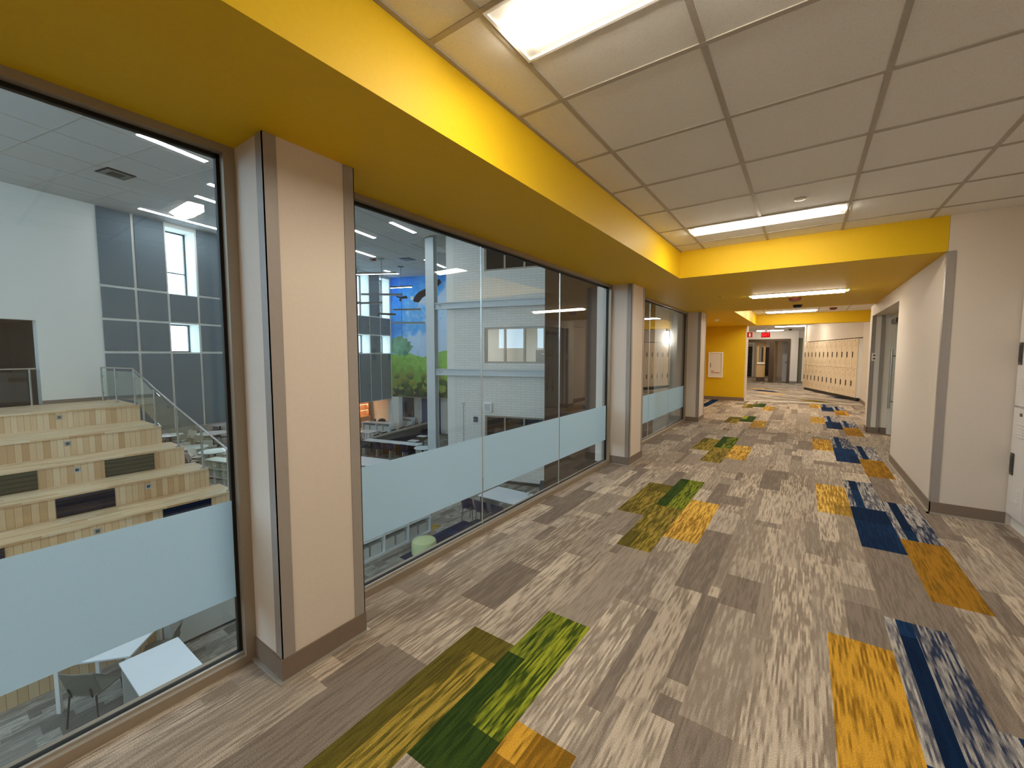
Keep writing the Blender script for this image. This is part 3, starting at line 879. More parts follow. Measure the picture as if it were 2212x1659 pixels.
# ------------------------------------------------------------------ steel column and beams
t = T('steel_column', 'white painted steel column in front of the block wall end', 'column', (-12.62, 12.2, F), math.radians(20))
def ibeam(mb, w, d, tf, z0, z1):
    mb.box(-w / 2, w / 2, -d / 2, -d / 2 + tf, z0, z1); mb.box(-w / 2, w / 2, d / 2 - tf, d / 2, z0, z1); mb.box(-0.012, 0.012, -d / 2 + tf, d / 2 - tf, z0, z1)
m = MB(); ibeam(m, 0.36, 0.36, 0.03, 0, 7.6 - F); obj('shaft', m, steel_beam, t)
obj('base_plate', B(-0.28, 0.28, -0.28, 0.28, 0, 0.025), steel_beam, t)
obj('junction_plate', B(-0.06, 0.04, -0.20, -0.18, 0.75, 1.0), grey_plastic, t)
for n, z in enumerate((0.60, 3.27)):
    b = T('steel_beam', '%s white steel beam bolted across the block wall' % ('lower' if n == 0 else 'upper'), 'beam', group='steel beams on the block wall'); b.matrix_world = BM
    m = MB(); m.box(-0.45, L - 0.2, -0.20, -0.04, z + 0.235, z + 0.26); m.box(-0.45, L - 0.2, -0.20, -0.04, z, z + 0.025); m.box(-0.45, L - 0.2, -0.13, -0.11, z + 0.025, z + 0.235)
    obj('web', m, steel_beam, b)
    obj('end_plate', B(-0.30, -0.18, -0.15, -0.13, z + 0.03, z + 0.23), steel_beam, b)
    for q in range(4): obj('bolt', MB(Matrix.Translation((-0.27 + 0.06 * (q % 2), -0.155, z + 0.09 + 0.08 * (q // 2))) @ Matrix.Rotation(PI / 2, 4, 'X')).lathe([(0.014, -0.01), (0.014, 0.01)], 8), dark_steel, b)
# small fixtures on the block wall
sp = T('wall_speaker', 'square white loudspeaker on the block wall over the lowest windows', 'speaker'); sp.matrix_world = BM
obj('cabinet', B(1.69, 2.02, -0.16, -0.001, -0.82, -0.46, bev=0.015), white_enamel, sp); obj('grille', B(1.73, 1.98, -0.168, -0.16, -0.78, -0.50), shelf_grey, sp)
ab = T('alarm_box', 'small blue box mounted on the block wall beside the window joint', 'box'); ab.matrix_world = BM
obj('housing', B(1.20, 1.36, -0.08, -0.001, -1.26, -1.06, bev=0.01), navy, ab); obj('cover', B(1.22, 1.34, -0.088, -0.08, -1.22, -1.12), blue_door, ab)
cd = T('conduit', 'thin vertical conduit running down the block wall', 'pipe'); cd.matrix_world = BM
obj('pipe', MB().tube([(0.72, -0.02, F + 0.1), (0.72, -0.02, -0.55)], 0.018), steel_beam, cd); obj('box', B(0.66, 0.78, -0.06, -0.001, -0.6, -0.5), steel_beam, cd)
sc = T('wall_sconce', 'glowing white cylinder sconce seen through the third window', 'sconce', (-2.545, 9.70, 0))
obj('diffuser', MB().lathe([(0.03, 1.64), (0.05, 1.65), (0.05, 1.93), (0.03, 1.94)], 14, (0, -0.09, 0)), sconce_white, sc, True)
obj('bracket', B(-0.015, 0.015, -0.10, -0.001, 1.94, 2.0), chrome, sc)

# ------------------------------------------------------------------ bleacher stairs
nx = [-15.60, -13.92, -12.93, -12.02, -11.12, -10.42, -9.78, -9.14]
ye = [3.55, 3.58, 3.76, 3.97, 4.18, 4.22, 4.22, 4.22]
RZ_ = 0.4575
bl = T('bleacher_stairs', 'wide pale wooden bleacher stairs descending from the upper platform', 'stairs')
Y0 = -3.2
for i, x in enumerate(nx):
    z = -RZ_ * i
    back = nx[i - 1] - 0.03 if i else -18.0
    if i == 0:
        m = MB(); m.prism([(x, Y0), (x, ye[0]), (-18.28, 3.55), (-17.15, Y0)], z - 0.04, z)
        obj('tread', m, wood_tread, bl)
    else:
        obj('tread', B(back, x, Y0, ye[i], z - 0.04, z), wood_tread, bl)
    obj('riser', B(x - 0.05, x - 0.03, Y0, ye[i], z - RZ_ + (0.0 if i < 7 else 0.0), z - 0.04), wood_riser, bl)
m = MB()
for i, x in enumerate(nx):
    z = -RZ_ * i
    back = nx[i - 1] - 0.05 if i else -18.2
    m.box(back, x - 0.05, ye[i] - 0.04, ye[i] - 0.005, F, z - 0.04)
obj('side_panel', m, wood_riser, bl)
def step_cushion(i, y0, y1, mat, lab):
    x = nx[i] - 0.03; z0, z1 = -RZ_ * (i + 1) + 0.01, -RZ_ * i - 0.055
    t = T('step_cushion', lab, 'cushion', (x, (y0 + y1) / 2, z0), 0, 'channelled cushions set in the stair risers')
    w = (y1 - y0) / 2; n = 4; hh = (z1 - z0) / n
    obj('backing', B(0.0, 0.012, -w, w, 0, z1 - z0), black_plastic, t)
    for k in range(n):
        zc = hh * (k + 0.5)
        pr = [(0.012 + 0.022 * math.cos(a), zc + hh * 0.41 * math.sin(a)) for a in [(-0.5 + q / 6) * PI for q in range(7)]]
        m = MB(Matrix.Rotation(PI / 2, 4, 'Z'))
        lo = [m.v((-w + 0.01, -px, pz)) for px, pz in pr]; hi = [m.v((w - 0.01, -px, pz)) for px, pz in pr]
        m.bm.faces.new(lo); m.bm.faces.new(hi[::-1])
        for q in range(len(pr)): m.bm.faces.new([lo[q], lo[(q + 1) % 7], hi[(q + 1) % 7], hi[q]])
        obj('roll', m, mat, t, True)
step_cushion(2, 0.30, 1.25, olive_cloth, 'olive green channelled cushion in the third riser, left one')
step_cushion(2, 2.27, 3.15, olive_cloth, 'olive green channelled cushion in the third riser, nearer the glass railing')
step_cushion(3, 1.37, 2.24, navy_cloth, 'navy channelled cushion in the fourth riser')
step_cushion(4, 2.80, 3.69, navy_cloth, 'dark cushion in the fifth riser half hidden by the frosted band')
step_cushion(4, -0.25, 0.64, navy_cloth, 'dark cushion in the fifth riser at the left edge of the window')
for i, y in ((0, 1.96), (1, 1.85), (2, 1.83), (3, 2.80), (4, 1.79)):
    x = nx[i] - 0.03; z = -RZ_ * i - 0.17
    t = T('riser_outlet', 'small square floor outlet plate in the %s riser from the top of the stairs' % ORD[i], 'outlet', (x, y, z), 0, 'outlet plates in the stair risers')
    obj('plate', B(0, 0.006, -0.055, 0.055, -0.055, 0.055), chrome, t); obj('socket', B(0.006, 0.009, -0.03, 0.03, -0.03, 0.03), dark_steel, t)
# railings
def rail(lab, posts, tops, name='glass_guardrail', ext=None):
    t = T(name, lab, 'railing')
    P = []
    for (x, y, z), h in zip(posts, tops):
        m = MB(); m.tube([(x, y, z), (x, y, z + h)], 0.025, 10); p = obj('post', m, chrome, t, True)
        obj('foot_plate', MB().lathe([(0.06, 0), (0.06, 0.012)], 12, (x, y, z)), chrome, p)
        P.append(Vector((x, y, z + h)))
    pts = [tuple(p + Vector((0, 0, 0.02))) for p in P]
    if ext: pts = pts + [ext]
    obj('handrail', MB().tube(pts, 0.024, 10), chrome, t, True)
    for a, b, (xa, ya, za), (xb, yb, zb), ha, hb in zip(P, P[1:], posts, posts[1:], tops, tops[1:]):
        d = (b - a); d.z = 0; u = d.normalized()
        m = MB(); nrm = Vector((-u.y, u.x, 0)) * 0.006
        q = [Vector((xa, ya, za + 0.12)) + u * 0.05, Vector((xb, yb, zb + 0.12)) - u * 0.05, Vector((xb, yb, zb + hb - 0.07)) - u * 0.05, Vector((xa, ya, za + ha - 0.07)) + u * 0.05]
        lo = [m.v(k - nrm) for k in q]; hi = [m.v(k + nrm) for k in q]
        m.bm.faces.new(lo); m.bm.faces.new(hi[::-1])
        for i in range(4): m.bm.faces.new([lo[i], hi[i], hi[(i + 1) % 4], lo[(i + 1) % 4]])
        pane = obj('glass_panel', m, glass_rail, t)
        for zz in (0.25, 0.75):
            c = Vector((xa, ya, za + ha * zz)) + u * 0.05
            obj('clamp', B(c.x - 0.025, c.x + 0.025, c.y - 0.02, c.y + 0.02, c.z - 0.03, c.z + 0.03, bev=0.006), chrome, pane)
    return t
ps = [(-18.0, 3.22, 0), (-17.0, 3.34, 0), (-15.64, 3.46, 0)] + [(nx[i] - 0.08, ye[i] - 0.1, -RZ_ * i) for i in range(1, 8)]
rail('glass guardrail with steel posts running down the side of the bleacher stairs', ps, [1.02] * 3 + [1.0] * 7)
rail('short glass guardrail in front of the dark opening on the platform', [(-17.72, -1.4, 0), (-17.80, 0.2, 0), (-17.95, 1.74, 0)], [1.02] * 3, ext=(-17.96, 1.86, 1.04))

# ------------------------------------------------------------------ atrium ceiling lamps and fittings
def linear_lamp(x0, y0, x1, y1, z, lab, w=0.075):
    d = Vector((x1 - x0, y1 - y0)); ln = d.length
    t = T('linear_light', lab, 'light', ((x0 + x1) / 2, (y0 + y1) / 2, z - 0.004), math.atan2(d.y, d.x), 'linear lights in the atrium ceiling')
    obj('trim', B(-ln / 2 - 0.02, ln / 2 + 0.02, -w - 0.015, w + 0.015, -0.012, -0.001), white_enamel, t)
    obj('lens', B(-ln / 2, ln / 2, -w, w, -0.02, -0.012), lamp_cool, t)
k = 0.989
for a, lab in (
    ((-11.84, 2.95, -12.15, 4.28), 'linear ceiling light at the top of the first window, nearest the glass'),
    ((-17.70, 4.32, -18.22, 6.87), 'long linear ceiling light close above the grey panels'),
    ((-14.96, 4.97, -15.25, 6.3), 'linear ceiling light in the middle of the first window view'),
    ((-13.63, 4.85, -13.93, 6.15), 'linear ceiling light partly hidden by the first pillar, between two others'),
    ((-12.25, 9.91, -12.54, 11.27), 'linear ceiling light at the top of the second window nearest the bulkhead'),
    ((-14.1, 9.50, -14.41, 10.82), 'linear ceiling light beside the nearest pillar in the second window'),
    ((-16.83, 11.55, -17.15, 12.85), 'linear ceiling light low beside the pillar near the red detector'),
    ((-19.4, 15.2, -19.62, 16.3), 'linear ceiling light farthest away beside the mural top'),
    ((-15.58, 14.66, -16.12, 16.6), 'linear ceiling light passing behind the steel column')):
    linear_lamp(a[0] * k, a[1] * k, a[2] * k, a[3] * k, AZ, lab)
for x in (-4.6, -8.0):  # unseen lamps added to light the lower floor and the corridor
    for y in (-3.5, 0.5, 4.5, 8.5):
        if x == -4.6 and y > 6: continue
        linear_lamp(x, y, x - 0.3, y + 1.32, AZ, 'unseen linear light added high above the glass to light the hall and corridor')
def lower_lamp(s, t_, lab):
    p = gpt(s, -t_)
    q = T('recessed_light', lab, 'light', (p[0], p[1], -1.25), G_RZ, 'lights under the low cafe ceiling')
    obj('frame', B(-0.62, 0.62, -0.17, 0.17, -0.012, -0.001), white_enamel, q); obj('lens', B(-0.58, 0.58, -0.13, 0.13, -0.02, -0.012), lamp_cool, q)
for s in (1, 5.5, 10):
    for t_ in (3, 8): lower_lamp(s, t_, 'light under the low ceiling of the cafe area behind the grey wall')
def ceil_box(name, lab, cat, x, y, z, sz, rz, mats, grp=None):
    t = T(name, lab, cat, (x, y, z), rz, grp)
    obj('frame', B(-sz, sz, -sz, sz, -0.015, -0.001), mats[0], t)
    obj('core', B(-sz * 0.82, sz * 0.82, -sz * 0.82, sz * 0.82, -0.03, -0.015), mats[1], t)
    obj('blade', B(-sz * 0.5, sz * 0.5, -sz * 0.5, sz * 0.5, -0.036, -0.03), mats[0], t)
ceil_box('ceiling_vent', 'dark square air vent in the atrium ceiling seen through the first window', 'vent', -14.9 * k, 3.2 * k, AZ, 0.30, math.radians(13), (black_plastic, grey_plastic))
ceil_box('ceiling_vent', 'square air vent in the atrium ceiling seen through the second window', 'vent', -16.25 * k, 14.1 * k, AZ, 0.30, math.radians(13), (grey_plastic, dark_steel))
def disc(name, lab, cat, loc, r, h, mat, mat2, grp=None):
    t = T(name, lab, cat, loc, 0, grp)
    obj('base', MB().lathe([(r, -0.008), (r, -0.001)], 20), mat, t, True)
    obj('body', MB().lathe([(r * 0.45, -h), (r * 0.8, -h * 0.8), (r * 0.92, -0.008)], 20), mat2, t, True)
    return t
disc('smoke_detector', 'dark red detector on the atrium ceiling beside the pillar', 'detector', (-17.66 * k, 13.45 * k - 0.3, AZ), 0.16, 0.09, dark_red, dark_red)
# spiral bar pendants hanging before the mural
def pend(lab, x, y, bars, drop):
    t = T('bar_pendant', lab, 'light', (x, y, AZ), 0, 'hanging bar pendants before the mural')
    obj('canopy', MB().lathe([(0.16, -0.03), (0.16, -0.001)], 16), dark_steel, t, True)
    obj('stem', MB().tube([(0, 0, -0.02), (0, 0, drop)], 0.012), dark_steel, t)
    for q, (z, ln, off, a) in enumerate(bars):
        m = MB(Matrix.Translation((0, 0, z)) @ Matrix.Rotation(a, 4, 'Z'))
        m.box(off - ln / 2, off + ln / 2, -0.03, 0.03, 0, 0.09)
        b = obj('bar', m, dark_steel, t)
        m = MB(Matrix.Translation((0, 0, z)) @ Matrix.Rotation(a, 4, 'Z')); m.box(off if q else off - ln / 2 + 0.03, off + ln / 2 - 0.03, -0.025, 0.025, -0.012, 0)
        obj('lens', m, lamp_cool if q < 1 else shelf_grey, b)
R = math.radians
pend('pendant of stacked light bars hanging nearest the pillar, before the tall windows', -17.1, 13.2, [(-0.72, 2.2, -0.35, R(30)), (-1.75, 2.0, 0.0, R(38)), (-2.15, 1.4, -0.7, R(25)), (-2.7, 0.9, 0.2, R(60))], -2.72)
pend('pendant of stacked light bars hanging before the painted eagle', -17.7, 14.9, [(-1.1, 1.3, 0.0, R(20)), (-2.3, 1.5, 0.3, R(28)), (-3.0, 1.8, 0.35, R(34))], -3.7)

# ------------------------------------------------------------------ furniture of the lower hall
CH = {}
def chair(shell, legm, loc, rz, lab, grp, cat='chair', name='stacking_chair'):
    key = (shell.name, legm.name)
    if key not in CH:
        d = {}
        m = MB(); m.grid(lambda u, v: (-0.22 + 0.44 * u, -0.20 + 0.42 * v, 0.45 + 0.02 * (2 * u - 1) ** 2 - 0.035 * max(0, v - 0.7) / 0.3 + 0.03 * max(0, 0.25 - v)), 8, 8, 0.018)
        d['seat'] = m.mesh('seat', shell, True)
        m = MB(); m.grid(lambda u, v: (-0.225 + 0.45 * u, -0.215 - 0.09 * v + 0.05 * (2 * u - 1) ** 2, 0.50 + 0.34 * v - 0.03 * abs(2 * u - 1) ** 4 * v), 8, 8, 0.018)
        d['backrest'] = m.mesh('backrest', shell, True)
        for q, (x, y) in enumerate(((-0.2, 0.17), (0.2, 0.17), (-0.2, -0.19), (0.2, -0.19))):
            m = MB(); m.tube([(x * 0.9, y, 0.445), (x * 1.08, y * 1.15, 0.0)], 0.011, 8)
            d['leg%d' % q] = m.mesh('leg', legm, True)
        m = MB(); m.tube([(-0.14, -0.2, 0.44), (-0.15, -0.235, 0.58)], 0.012); d['up0'] = m.mesh('back_support', legm, True)
        m = MB(); m.tube([(0.14, -0.2, 0.44), (0.15, -0.235, 0.58)], 0.012); d['up1'] = m.mesh('back_support', legm, True)
        CH[key] = d
    t = T(name, lab, cat, loc, rz, grp)
    for kk, me in CH[key].items():
        link({'l': 'leg', 'u': 'back_support'}.get(kk[0], kk) if kk not in ('seat', 'backrest') else kk, me, t)
    return t
def rect_table(loc, rz, L_, W_, lab, name='white_table', panel=False, h=0.74, mat=None):
    t = T(name, lab, 'table', loc, rz)
    mat = mat or white_lam
    obj('tabletop', B(-L_ / 2, L_ / 2, -W_ / 2, W_ / 2, h - 0.03, h, bev=0.005), mat, t)
    if panel:
        for sx in (-1, 1): obj('leg', B(sx * (L_ / 2 - 0.04) - 0.02, sx * (L_ / 2 - 0.04) + 0.02, -W_ / 2 + 0.02, W_ / 2 - 0.02, 0, h - 0.03), shelf_grey, t)
    else:
        for sx in (-1, 1):
            for sy in (-1, 1): obj('leg', B(sx * (L_ / 2 - 0.06) - 0.025, sx * (L_ / 2 - 0.06) + 0.025, sy * (W_ / 2 - 0.06) - 0.025, sy * (W_ / 2 - 0.06) + 0.025, 0, h - 0.03), white_enamel, t)
    return t
def round_table(loc, r, lab, grp=None, h=0.74):
    t = T('round_table', lab, 'table', loc, 0, grp)
    obj('tabletop', MB().lathe([(r - 0.01, h - 0.03), (r, h - 0.02), (r, h - 0.005), (r - 0.005, h)], 32), white_lam, t, True)
    obj('pedestal', MB().lathe([(0.05, 0.03), (0.04, h - 0.03)], 14), black_plastic, t, True)
    obj('base', MB().lathe([(r * 0.55, 0), (r * 0.5, 0.02), (0.06, 0.03)], 20), black_plastic, t, True)
    return t
# by the first window
rect_table((-8.47, 1.42, F), R(48), 0.98, 0.86, 'white table half hidden by the frosted band, behind the grey chair', mat=white_lam)
rect_table((-7.26, 1.70, F), 0, 1.0, 0.68, 'bright white panel-leg desk at the foot of the first window', panel=True)
chair(task_grey, dark_steel, (-7.98, 1.16, F), R(36), 'grey mesh-back chair beside the white desk below the first window', 'chairs below the first window', name='side_chair')
chair(task_grey, dark_steel, (-8.15, 1.90, F), R(152), 'grey chair pushed in at the far end of the half hidden white table', 'chairs below the first window', name='side_chair')
st = T('low_storage_cabinet', 'long low pale cabinet on the lower floor behind the white desk', 'cabinet', (-8.88, 2.95, F), 0)
obj('carcass', B(-0.22, 0.15, -0.75, 0.65, 0.05, 0.9), shelf_grey, st); obj('plinth', B(-0.2, 0.13, -0.73, 0.63, 0, 0.05), dark_steel, st); obj('top', B(-0.24, 0.17, -0.77, 0.67, 0.9, 0.925), white_lam, st)
# low bookcase with bins, pouf
def bookcase(loc, rz, bays, shelves, bw, h, lab, d=0.4, bins=True, group=None, blab='white bookcase'):
    t = T('low_bookcase', lab, 'bookcase', loc, rz, group)
    W_ = bays * bw
    obj('top', B(-W_ / 2 - 0.02, W_ / 2 + 0.02, -d / 2 - 0.02, d / 2 + 0.02, h - 0.03, h), white_lam, t)
    obj('back_panel', B(-W_ / 2, W_ / 2, d / 2 - 0.02, d / 2, 0.06, h - 0.03), shelf_grey, t)
    obj('plinth', B(-W_ / 2 + 0.02, W_ / 2 - 0.02, -d / 2 + 0.04, d / 2, 0, 0.06), white_enamel, t)
    for q in range(bays + 1): obj('divider', B(-W_ / 2 + q * bw - 0.018, -W_ / 2 + q * bw + 0.018, -d / 2, d / 2 - 0.02, 0.06, h - 0.03), white_lam, t)
    for s in range(shelves): 
        zz = 0.06 + s * (h - 0.09) / shelves
        obj('shelf', B(-W_ / 2, W_ / 2, -d / 2 + 0.01, d / 2 - 0.02, zz, zz + 0.03), white_lam, t)
    if bins:
        for q in range(bays):
            for s in range(shelves):
                zz = 0.092 + s * (h - 0.09) / shelves
                for b_ in (0.27, 0.73):
                    xc = -W_ / 2 + (q + b_) * bw
                    o = obj('storage_bin', B(-bw * 0.19, bw * 0.19, -d * 0.34, d * 0.36, 0, (h - 0.09) / shelves * 0.6, bev=0.012), bin_clear)
                    M = Matrix.Translation(loc) @ Matrix.Rotation(rz, 4, 'Z') @ Matrix.Translation((xc, 0, zz))
                    o.matrix_world = M
                    tag(o, 'frosted bin, %s bay, %s, %s half, %s' % (ORD[q], ['lower shelf', 'upper shelf', 'top shelf'][s], 'left' if b_ < 0.5 else 'right', blab), 'bin', 'storage bins in the white bookcases')
    return t
bookcase((-8.72, 6.5, F), R(90), 4, 2, 0.78, 1.0, 'long white low bookcase below the second window', blab='bookcase by the green pouf')
pf = T('pouf', 'pale green round pouf on the blue carpet below the second window', 'pouf', (-7.72, 7.08, F))
obj('cushion', MB().lathe([(0.28, 0.04), (0.31, 0.1), (0.31, 0.34), (0.29, 0.40), (0.24, 0.42)], 28), lime_cloth, pf, True)
obj('foot', MB().lathe([(0.22, 0), (0.22, 0.04)], 20), black_plastic, pf, True)
# white table with navy chairs under the second window
rect_table((-7.4, 10.25, F), 0, 1.5, 1.05, 'large white table below the second window with navy chairs', panel=True)
for q, x in enumerate((-8.15, -7.62, -7.0)):
    chair(navy, dark_steel, (x, 9.42, F), R(random.uniform(-6, 6)), 'navy chair on the near side of the large white table, %s from the bookcase' % ORD[q], 'navy chairs at the large white table')
chair(black_plastic, dark_steel, (-7.0, 11.62, F), R(175), 'black chair on the far side of the large white table', 'navy chairs at the large white table')
jar = tag(obj('small_cup', MB().lathe([(0.04, 0.0), (0.045, 0.09), (0.042, 0.10)], 14), shelf_grey, smooth=True), 'small grey cup standing on the large white table', 'cup'); jar.location = (-6.85, 10.6, F + 0.74)
# study counter with four navy chairs
ct = T('study_counter', 'white topped study counter with panel dividers beside the steel column', 'counter', (-16.78, 13.38, F), R(13))
obj('countertop', B(-1.62, 1.62, -0.26, 0.26, 0.71, 0.74), white_lam, ct)
for q in range(5): obj('divider', B(-1.6 + q * 0.79, -1.56 + q * 0.79, -0.24, 0.24, 0, 0.71), shelf_grey, ct)
obj('modesty_panel', B(-1.56, 1.56, 0.2, 0.22, 0.02, 0.70), bronze, ct)
for q in range(4):
    p = Matrix.Translation((-16.78, 13.38, F)) @ Matrix.Rotation(R(13), 4, 'Z') @ Vector((-1.2 + q * 0.79, -0.42, 0))
    chair(navy, dark_steel, p, R(13), 'navy chair backing onto us at the study counter, %s from the left' % ORD[q], 'navy chairs at the study counter')
# long booth bench
bo = T('booth_bench', 'long charcoal booth bench with a taupe cap beside the study counter', 'bench', (-18.95, 16.07, F), R(103.9))
obj('cap', B(-2.8, 2.8, -0.16, 0.16, 0.76, 0.81), booth_cap, bo); obj('back', B(-2.75, 2.75, -0.13, 0.05, 0.3, 0.76), booth_cloth, bo)
obj('seat', B(-2.65, 2.65, -0.75, -0.13, 0.30, 0.46, bev=0.03), navy_cloth, bo); obj('plinth', B(-2.6, 2.6, -0.7, 0.0, 0, 0.30), booth_cloth, bo)
for q, (x, y) in enumerate(((-16.75, 15.35), (-16.2, 14.25))):
    t = T('laptop_table', 'small white side table before the booth bench, %s one' % ('far' if q == 0 else 'near'), 'table', (x, y, F), R(12), 'small tables at the booth')
    obj('tabletop', B(-0.24, 0.24, -0.18, 0.18, 0.70, 0.73, bev=0.005), white_lam, t); obj('post', MB().tube([(0, 0.1, 0.02), (0, 0.1, 0.7)], 0.025), dark_steel, t); obj('base', B(-0.2, 0.2, -0.14, 0.14, 0, 0.02), dark_steel, t)
round_table((-14.55, 13.35, F), 0.40, 'small round white table beside the base of the steel column')
for q, (x, y) in enumerate(((-18.98, 13.85), (-19.14, 14.5), (-19.34, 15.3), (-19.51, 16.0), (-19.72, 16.85), (-19.88, 17.5), (-20.04, 18.15))):
    chair(navy, dark_steel, (x - 0.02, y, F), R(103), 'navy chair behind the booth bench, %s from the pillar' % ORD[q], 'navy chairs behind the booth')
rect_table((-20.35, 14.5, F), R(12), 1.0, 0.8, 'white table between the lit shelves and the booth')
rect_table((-14.6, 10.3, F), R(12), 1.5, 1.1, 'white table just above the frosted band beside the nearest pillar')
bookcase((-20.85, 15.6, F), R(16), 2, 2, 0.95, 1.06, 'white bookcase with open cubbies nearer the lit shelves', d=0.45, blab='bookcase near the lit shelves')
bookcase((-21.25, 17.75, F), R(16), 2, 2, 0.85, 1.06, 'white bookcase below the mural left edge', d=0.45, blab='bookcase below the mural')
# lit shelves and cafe corner
ls = T('lit_display_shelves', 'warm backlit wooden shelves under the grey panel wall', 'shelves'); ls.matrix_world = GM
sx0, sx1, syb = 13.4, 16.6, 5.05
obj('back_panel', B(sx0, sx1, syb, syb + 0.05, F + 0.7, -1.3), oak_trim, ls)
for q in range(3): obj('upright', B(sx0 + q * 1.6 - 0.02, sx0 + q * 1.6 + 0.02, syb - 0.35, syb, F + 0.7, -1.3), oak_trim, ls)
for q in range(5):
    zz = F + 0.7 + q * 0.42
    sh = obj('shelf', B(sx0, sx1, syb - 0.35, syb, zz, zz + 0.03), oak_trim, ls)
    if q: obj('strip_light', B(sx0 + 0.05, sx1 - 0.05, syb - 0.30, syb - 0.26, zz - 0.012, zz), lamp_shelf, sh)
obj('base_cabinet', B(sx0, sx1, syb - 0.5, syb, F, F + 0.7), oak_trim, ls)
wl = MB(); wl.box(10.0, 18, syb + 0.1, syb + 0.3, F, -1.2); wl.box(17.0, 18.0, 2.0, syb, F, -1.2)
struct('wall_cafe_corner', wl, white_wall).matrix_world = GM
p = gpt(14.1, -1.6)
rect_table((p[0], p[1], F), G_RZ, 1.4, 0.7, 'dark legged table before the warm lit shelves', name='cafe_table', mat=shelf_grey)
q1 = gpt(13.9, -1.6); bt = T('water_bottle', 'dark bottle standing on the table before the lit shelves', 'bottle', (q1[0], q1[1], F + 0.74))
obj('body', MB().lathe([(0.05, 0), (0.05, 0.2), (0.02, 0.26)], 12), black_plastic, bt, True); obj('cap', MB().lathe([(0.022, 0.26), (0.022, 0.30)], 10), dark_steel, bt, True)
q1 = gpt(14.5, -1.6); bg = tag(obj('cloth_bag', MB().lathe([(0.22, 0), (0.26, 0.08), (0.18, 0.18), (0.06, 0.22)], 14), black_plastic, smooth=True), 'slumped dark bag on the table before the lit shelves', 'bag'); bg.location = (q1[0], q1[1], F + 0.74)
# cafe tables seen past the railing
cafe = [(-27.0, 9.2, 0.75, 'large round pale table beyond the railing at the pillar edge'), (-23.6, 7.2, 0.6, 'round white table close past the third stair end'),
        (-21.8, 7.45, 0.62, 'round white table under the handrail end'), (-28.3, 7.6, 0.6, 'small pale table low beside the stair end under the panels'), (-30.0, 10.6, 0.6, 'farthest pale table under the grey wall')]
for x, y, r, lab in cafe: round_table((x, y, F), r, lab, 'cafe tables past the railing')
random.seed(5)
n = 0
for ti, (x, y, r, lab) in enumerate(cafe):
    for a in (20, 110, 200, 290):
        aa = R(a + random.uniform(-20, 20))
        chair(cafe_shell, black_plastic, (x + (r + 0.18) * math.cos(aa), y + (r + 0.18) * math.sin(aa), F), aa + PI / 2, 'pale shell chair drawn up to the %s' % lab.split(' table')[0] + ' table, %s seat' % ORD[n % 4], 'pale cafe chairs past the railing'); n += 1
bookcase((-18.2, 6.5, F), R(15), 3, 3, 0.5, 1.06, 'pale bookcase of cubbies at the end of the stairs', d=0.45, blab='bookcase by the stairs')

# ------------------------------------------------------------------ corridor luminaires and ceiling fittings
def troffer(xc, yc, z, lab, grp='recessed corridor lights', lens=None):
    t = T('recessed_light', lab, 'light', (xc, yc, z), 0, grp)
    a, b = 0.60, 0.15
    m = MB()
    m.box(-a, a, -b, -b + 0.012, -0.008, 0.004); m.box(-a, a, b - 0.012, b, -0.008, 0.004); m.box(-a, -a + 0.012, -b + 0.012, b - 0.012, -0.008, 0.004); m.box(a - 0.012, a, -b + 0.012, b - 0.012, -0.008, 0.004)
    obj('frame', m, white_enamel, t)
    m = MB()
    for s in (-1, 1):
        m.face([(-a + 0.012, s * (b - 0.012), -0.002), (a - 0.012, s * (b - 0.012), -0.002), (a - 0.012, s * 0.075, -0.0005), (-a + 0.012, s * 0.075, -0.0005)])
    obj('reflector', m, white_enamel, t)
    m = MB(); prof = [(-0.085 + 0.17 * q / 8, -0.002 - 0.034 * math.sin(PI * q / 8)) for q in range(9)]
    lo = [m.v((-a + 0.05, y, zz)) for y, zz in prof]; hi = [m.v((a - 0.05, y, zz)) for y, zz in prof]
    for q in range(8): m.bm.faces.new([lo[q], hi[q], hi[q + 1], lo[q + 1]])
    m.bm.faces.new(lo); m.bm.faces.new(hi[::-1]); m.bm.faces.new([lo[0], lo[-1], hi[-1], hi[0]])
    obj('lens', m, lens or lamp_warm, t)
    return t
troffer(-0.367, 1.345, CZ, 'nearest recessed ceiling light, cut by the top of the photo')
troffer(-0.367, 4.40, CZ, 'recessed ceiling light just before the yellow cross beam')
troffer(-0.14, 7.36, SZ, 'recessed light in the yellow soffit past the cross beam')
troffer(-0.37, 13.78, CZ, 'recessed light in the second ceiling bay before the far yellow beam')
troffer(-0.53, 20.9, CZ, 'recessed light in the far corridor nearer the far yellow beam')
troffer(-1.46, 23.95, CZ, 'recessed light in the far corridor above the exit sign')
troffer(-0.367, -1.70, CZ, 'recessed ceiling light behind the viewpoint')
troffer(-0.367, -4.60, CZ, 'recessed ceiling light at the back of the near corridor')
troffer(-0.37, 10.75, CZ, 'recessed light hidden at the front of the second ceiling bay')
troffer(-1.2, 17.3, CZ, 'recessed light hidden just past the far yellow beam')
troffer(-0.37, 12.3, CZ, 'unseen light added in the middle of the second ceiling bay for the yellow wall')  # extra lamp out of sight, brightens the yellow end wall
troffer(-0.9, 16.4, CZ, 'unseen light added just behind the far yellow beam to brighten the lockers')  # added out of sight to brighten the cream lockers
troffer(-0.4, 18.9, CZ, 'unseen light added in the middle of the far corridor to brighten it')  # another unseen lamp added to lift the far corridor
troffer(-2.3, 28.3, CZ, 'recessed light in the passage beyond the far doors', lens=lamp_dim)
disc('sprinkler_cover', 'flat white sprinkler cover on the near tiled ceiling', 'sprinkler', (-0.08, 3.95, CZ), 0.04, 0.012, tbar, white_enamel, 'ceiling sprinkler fittings')
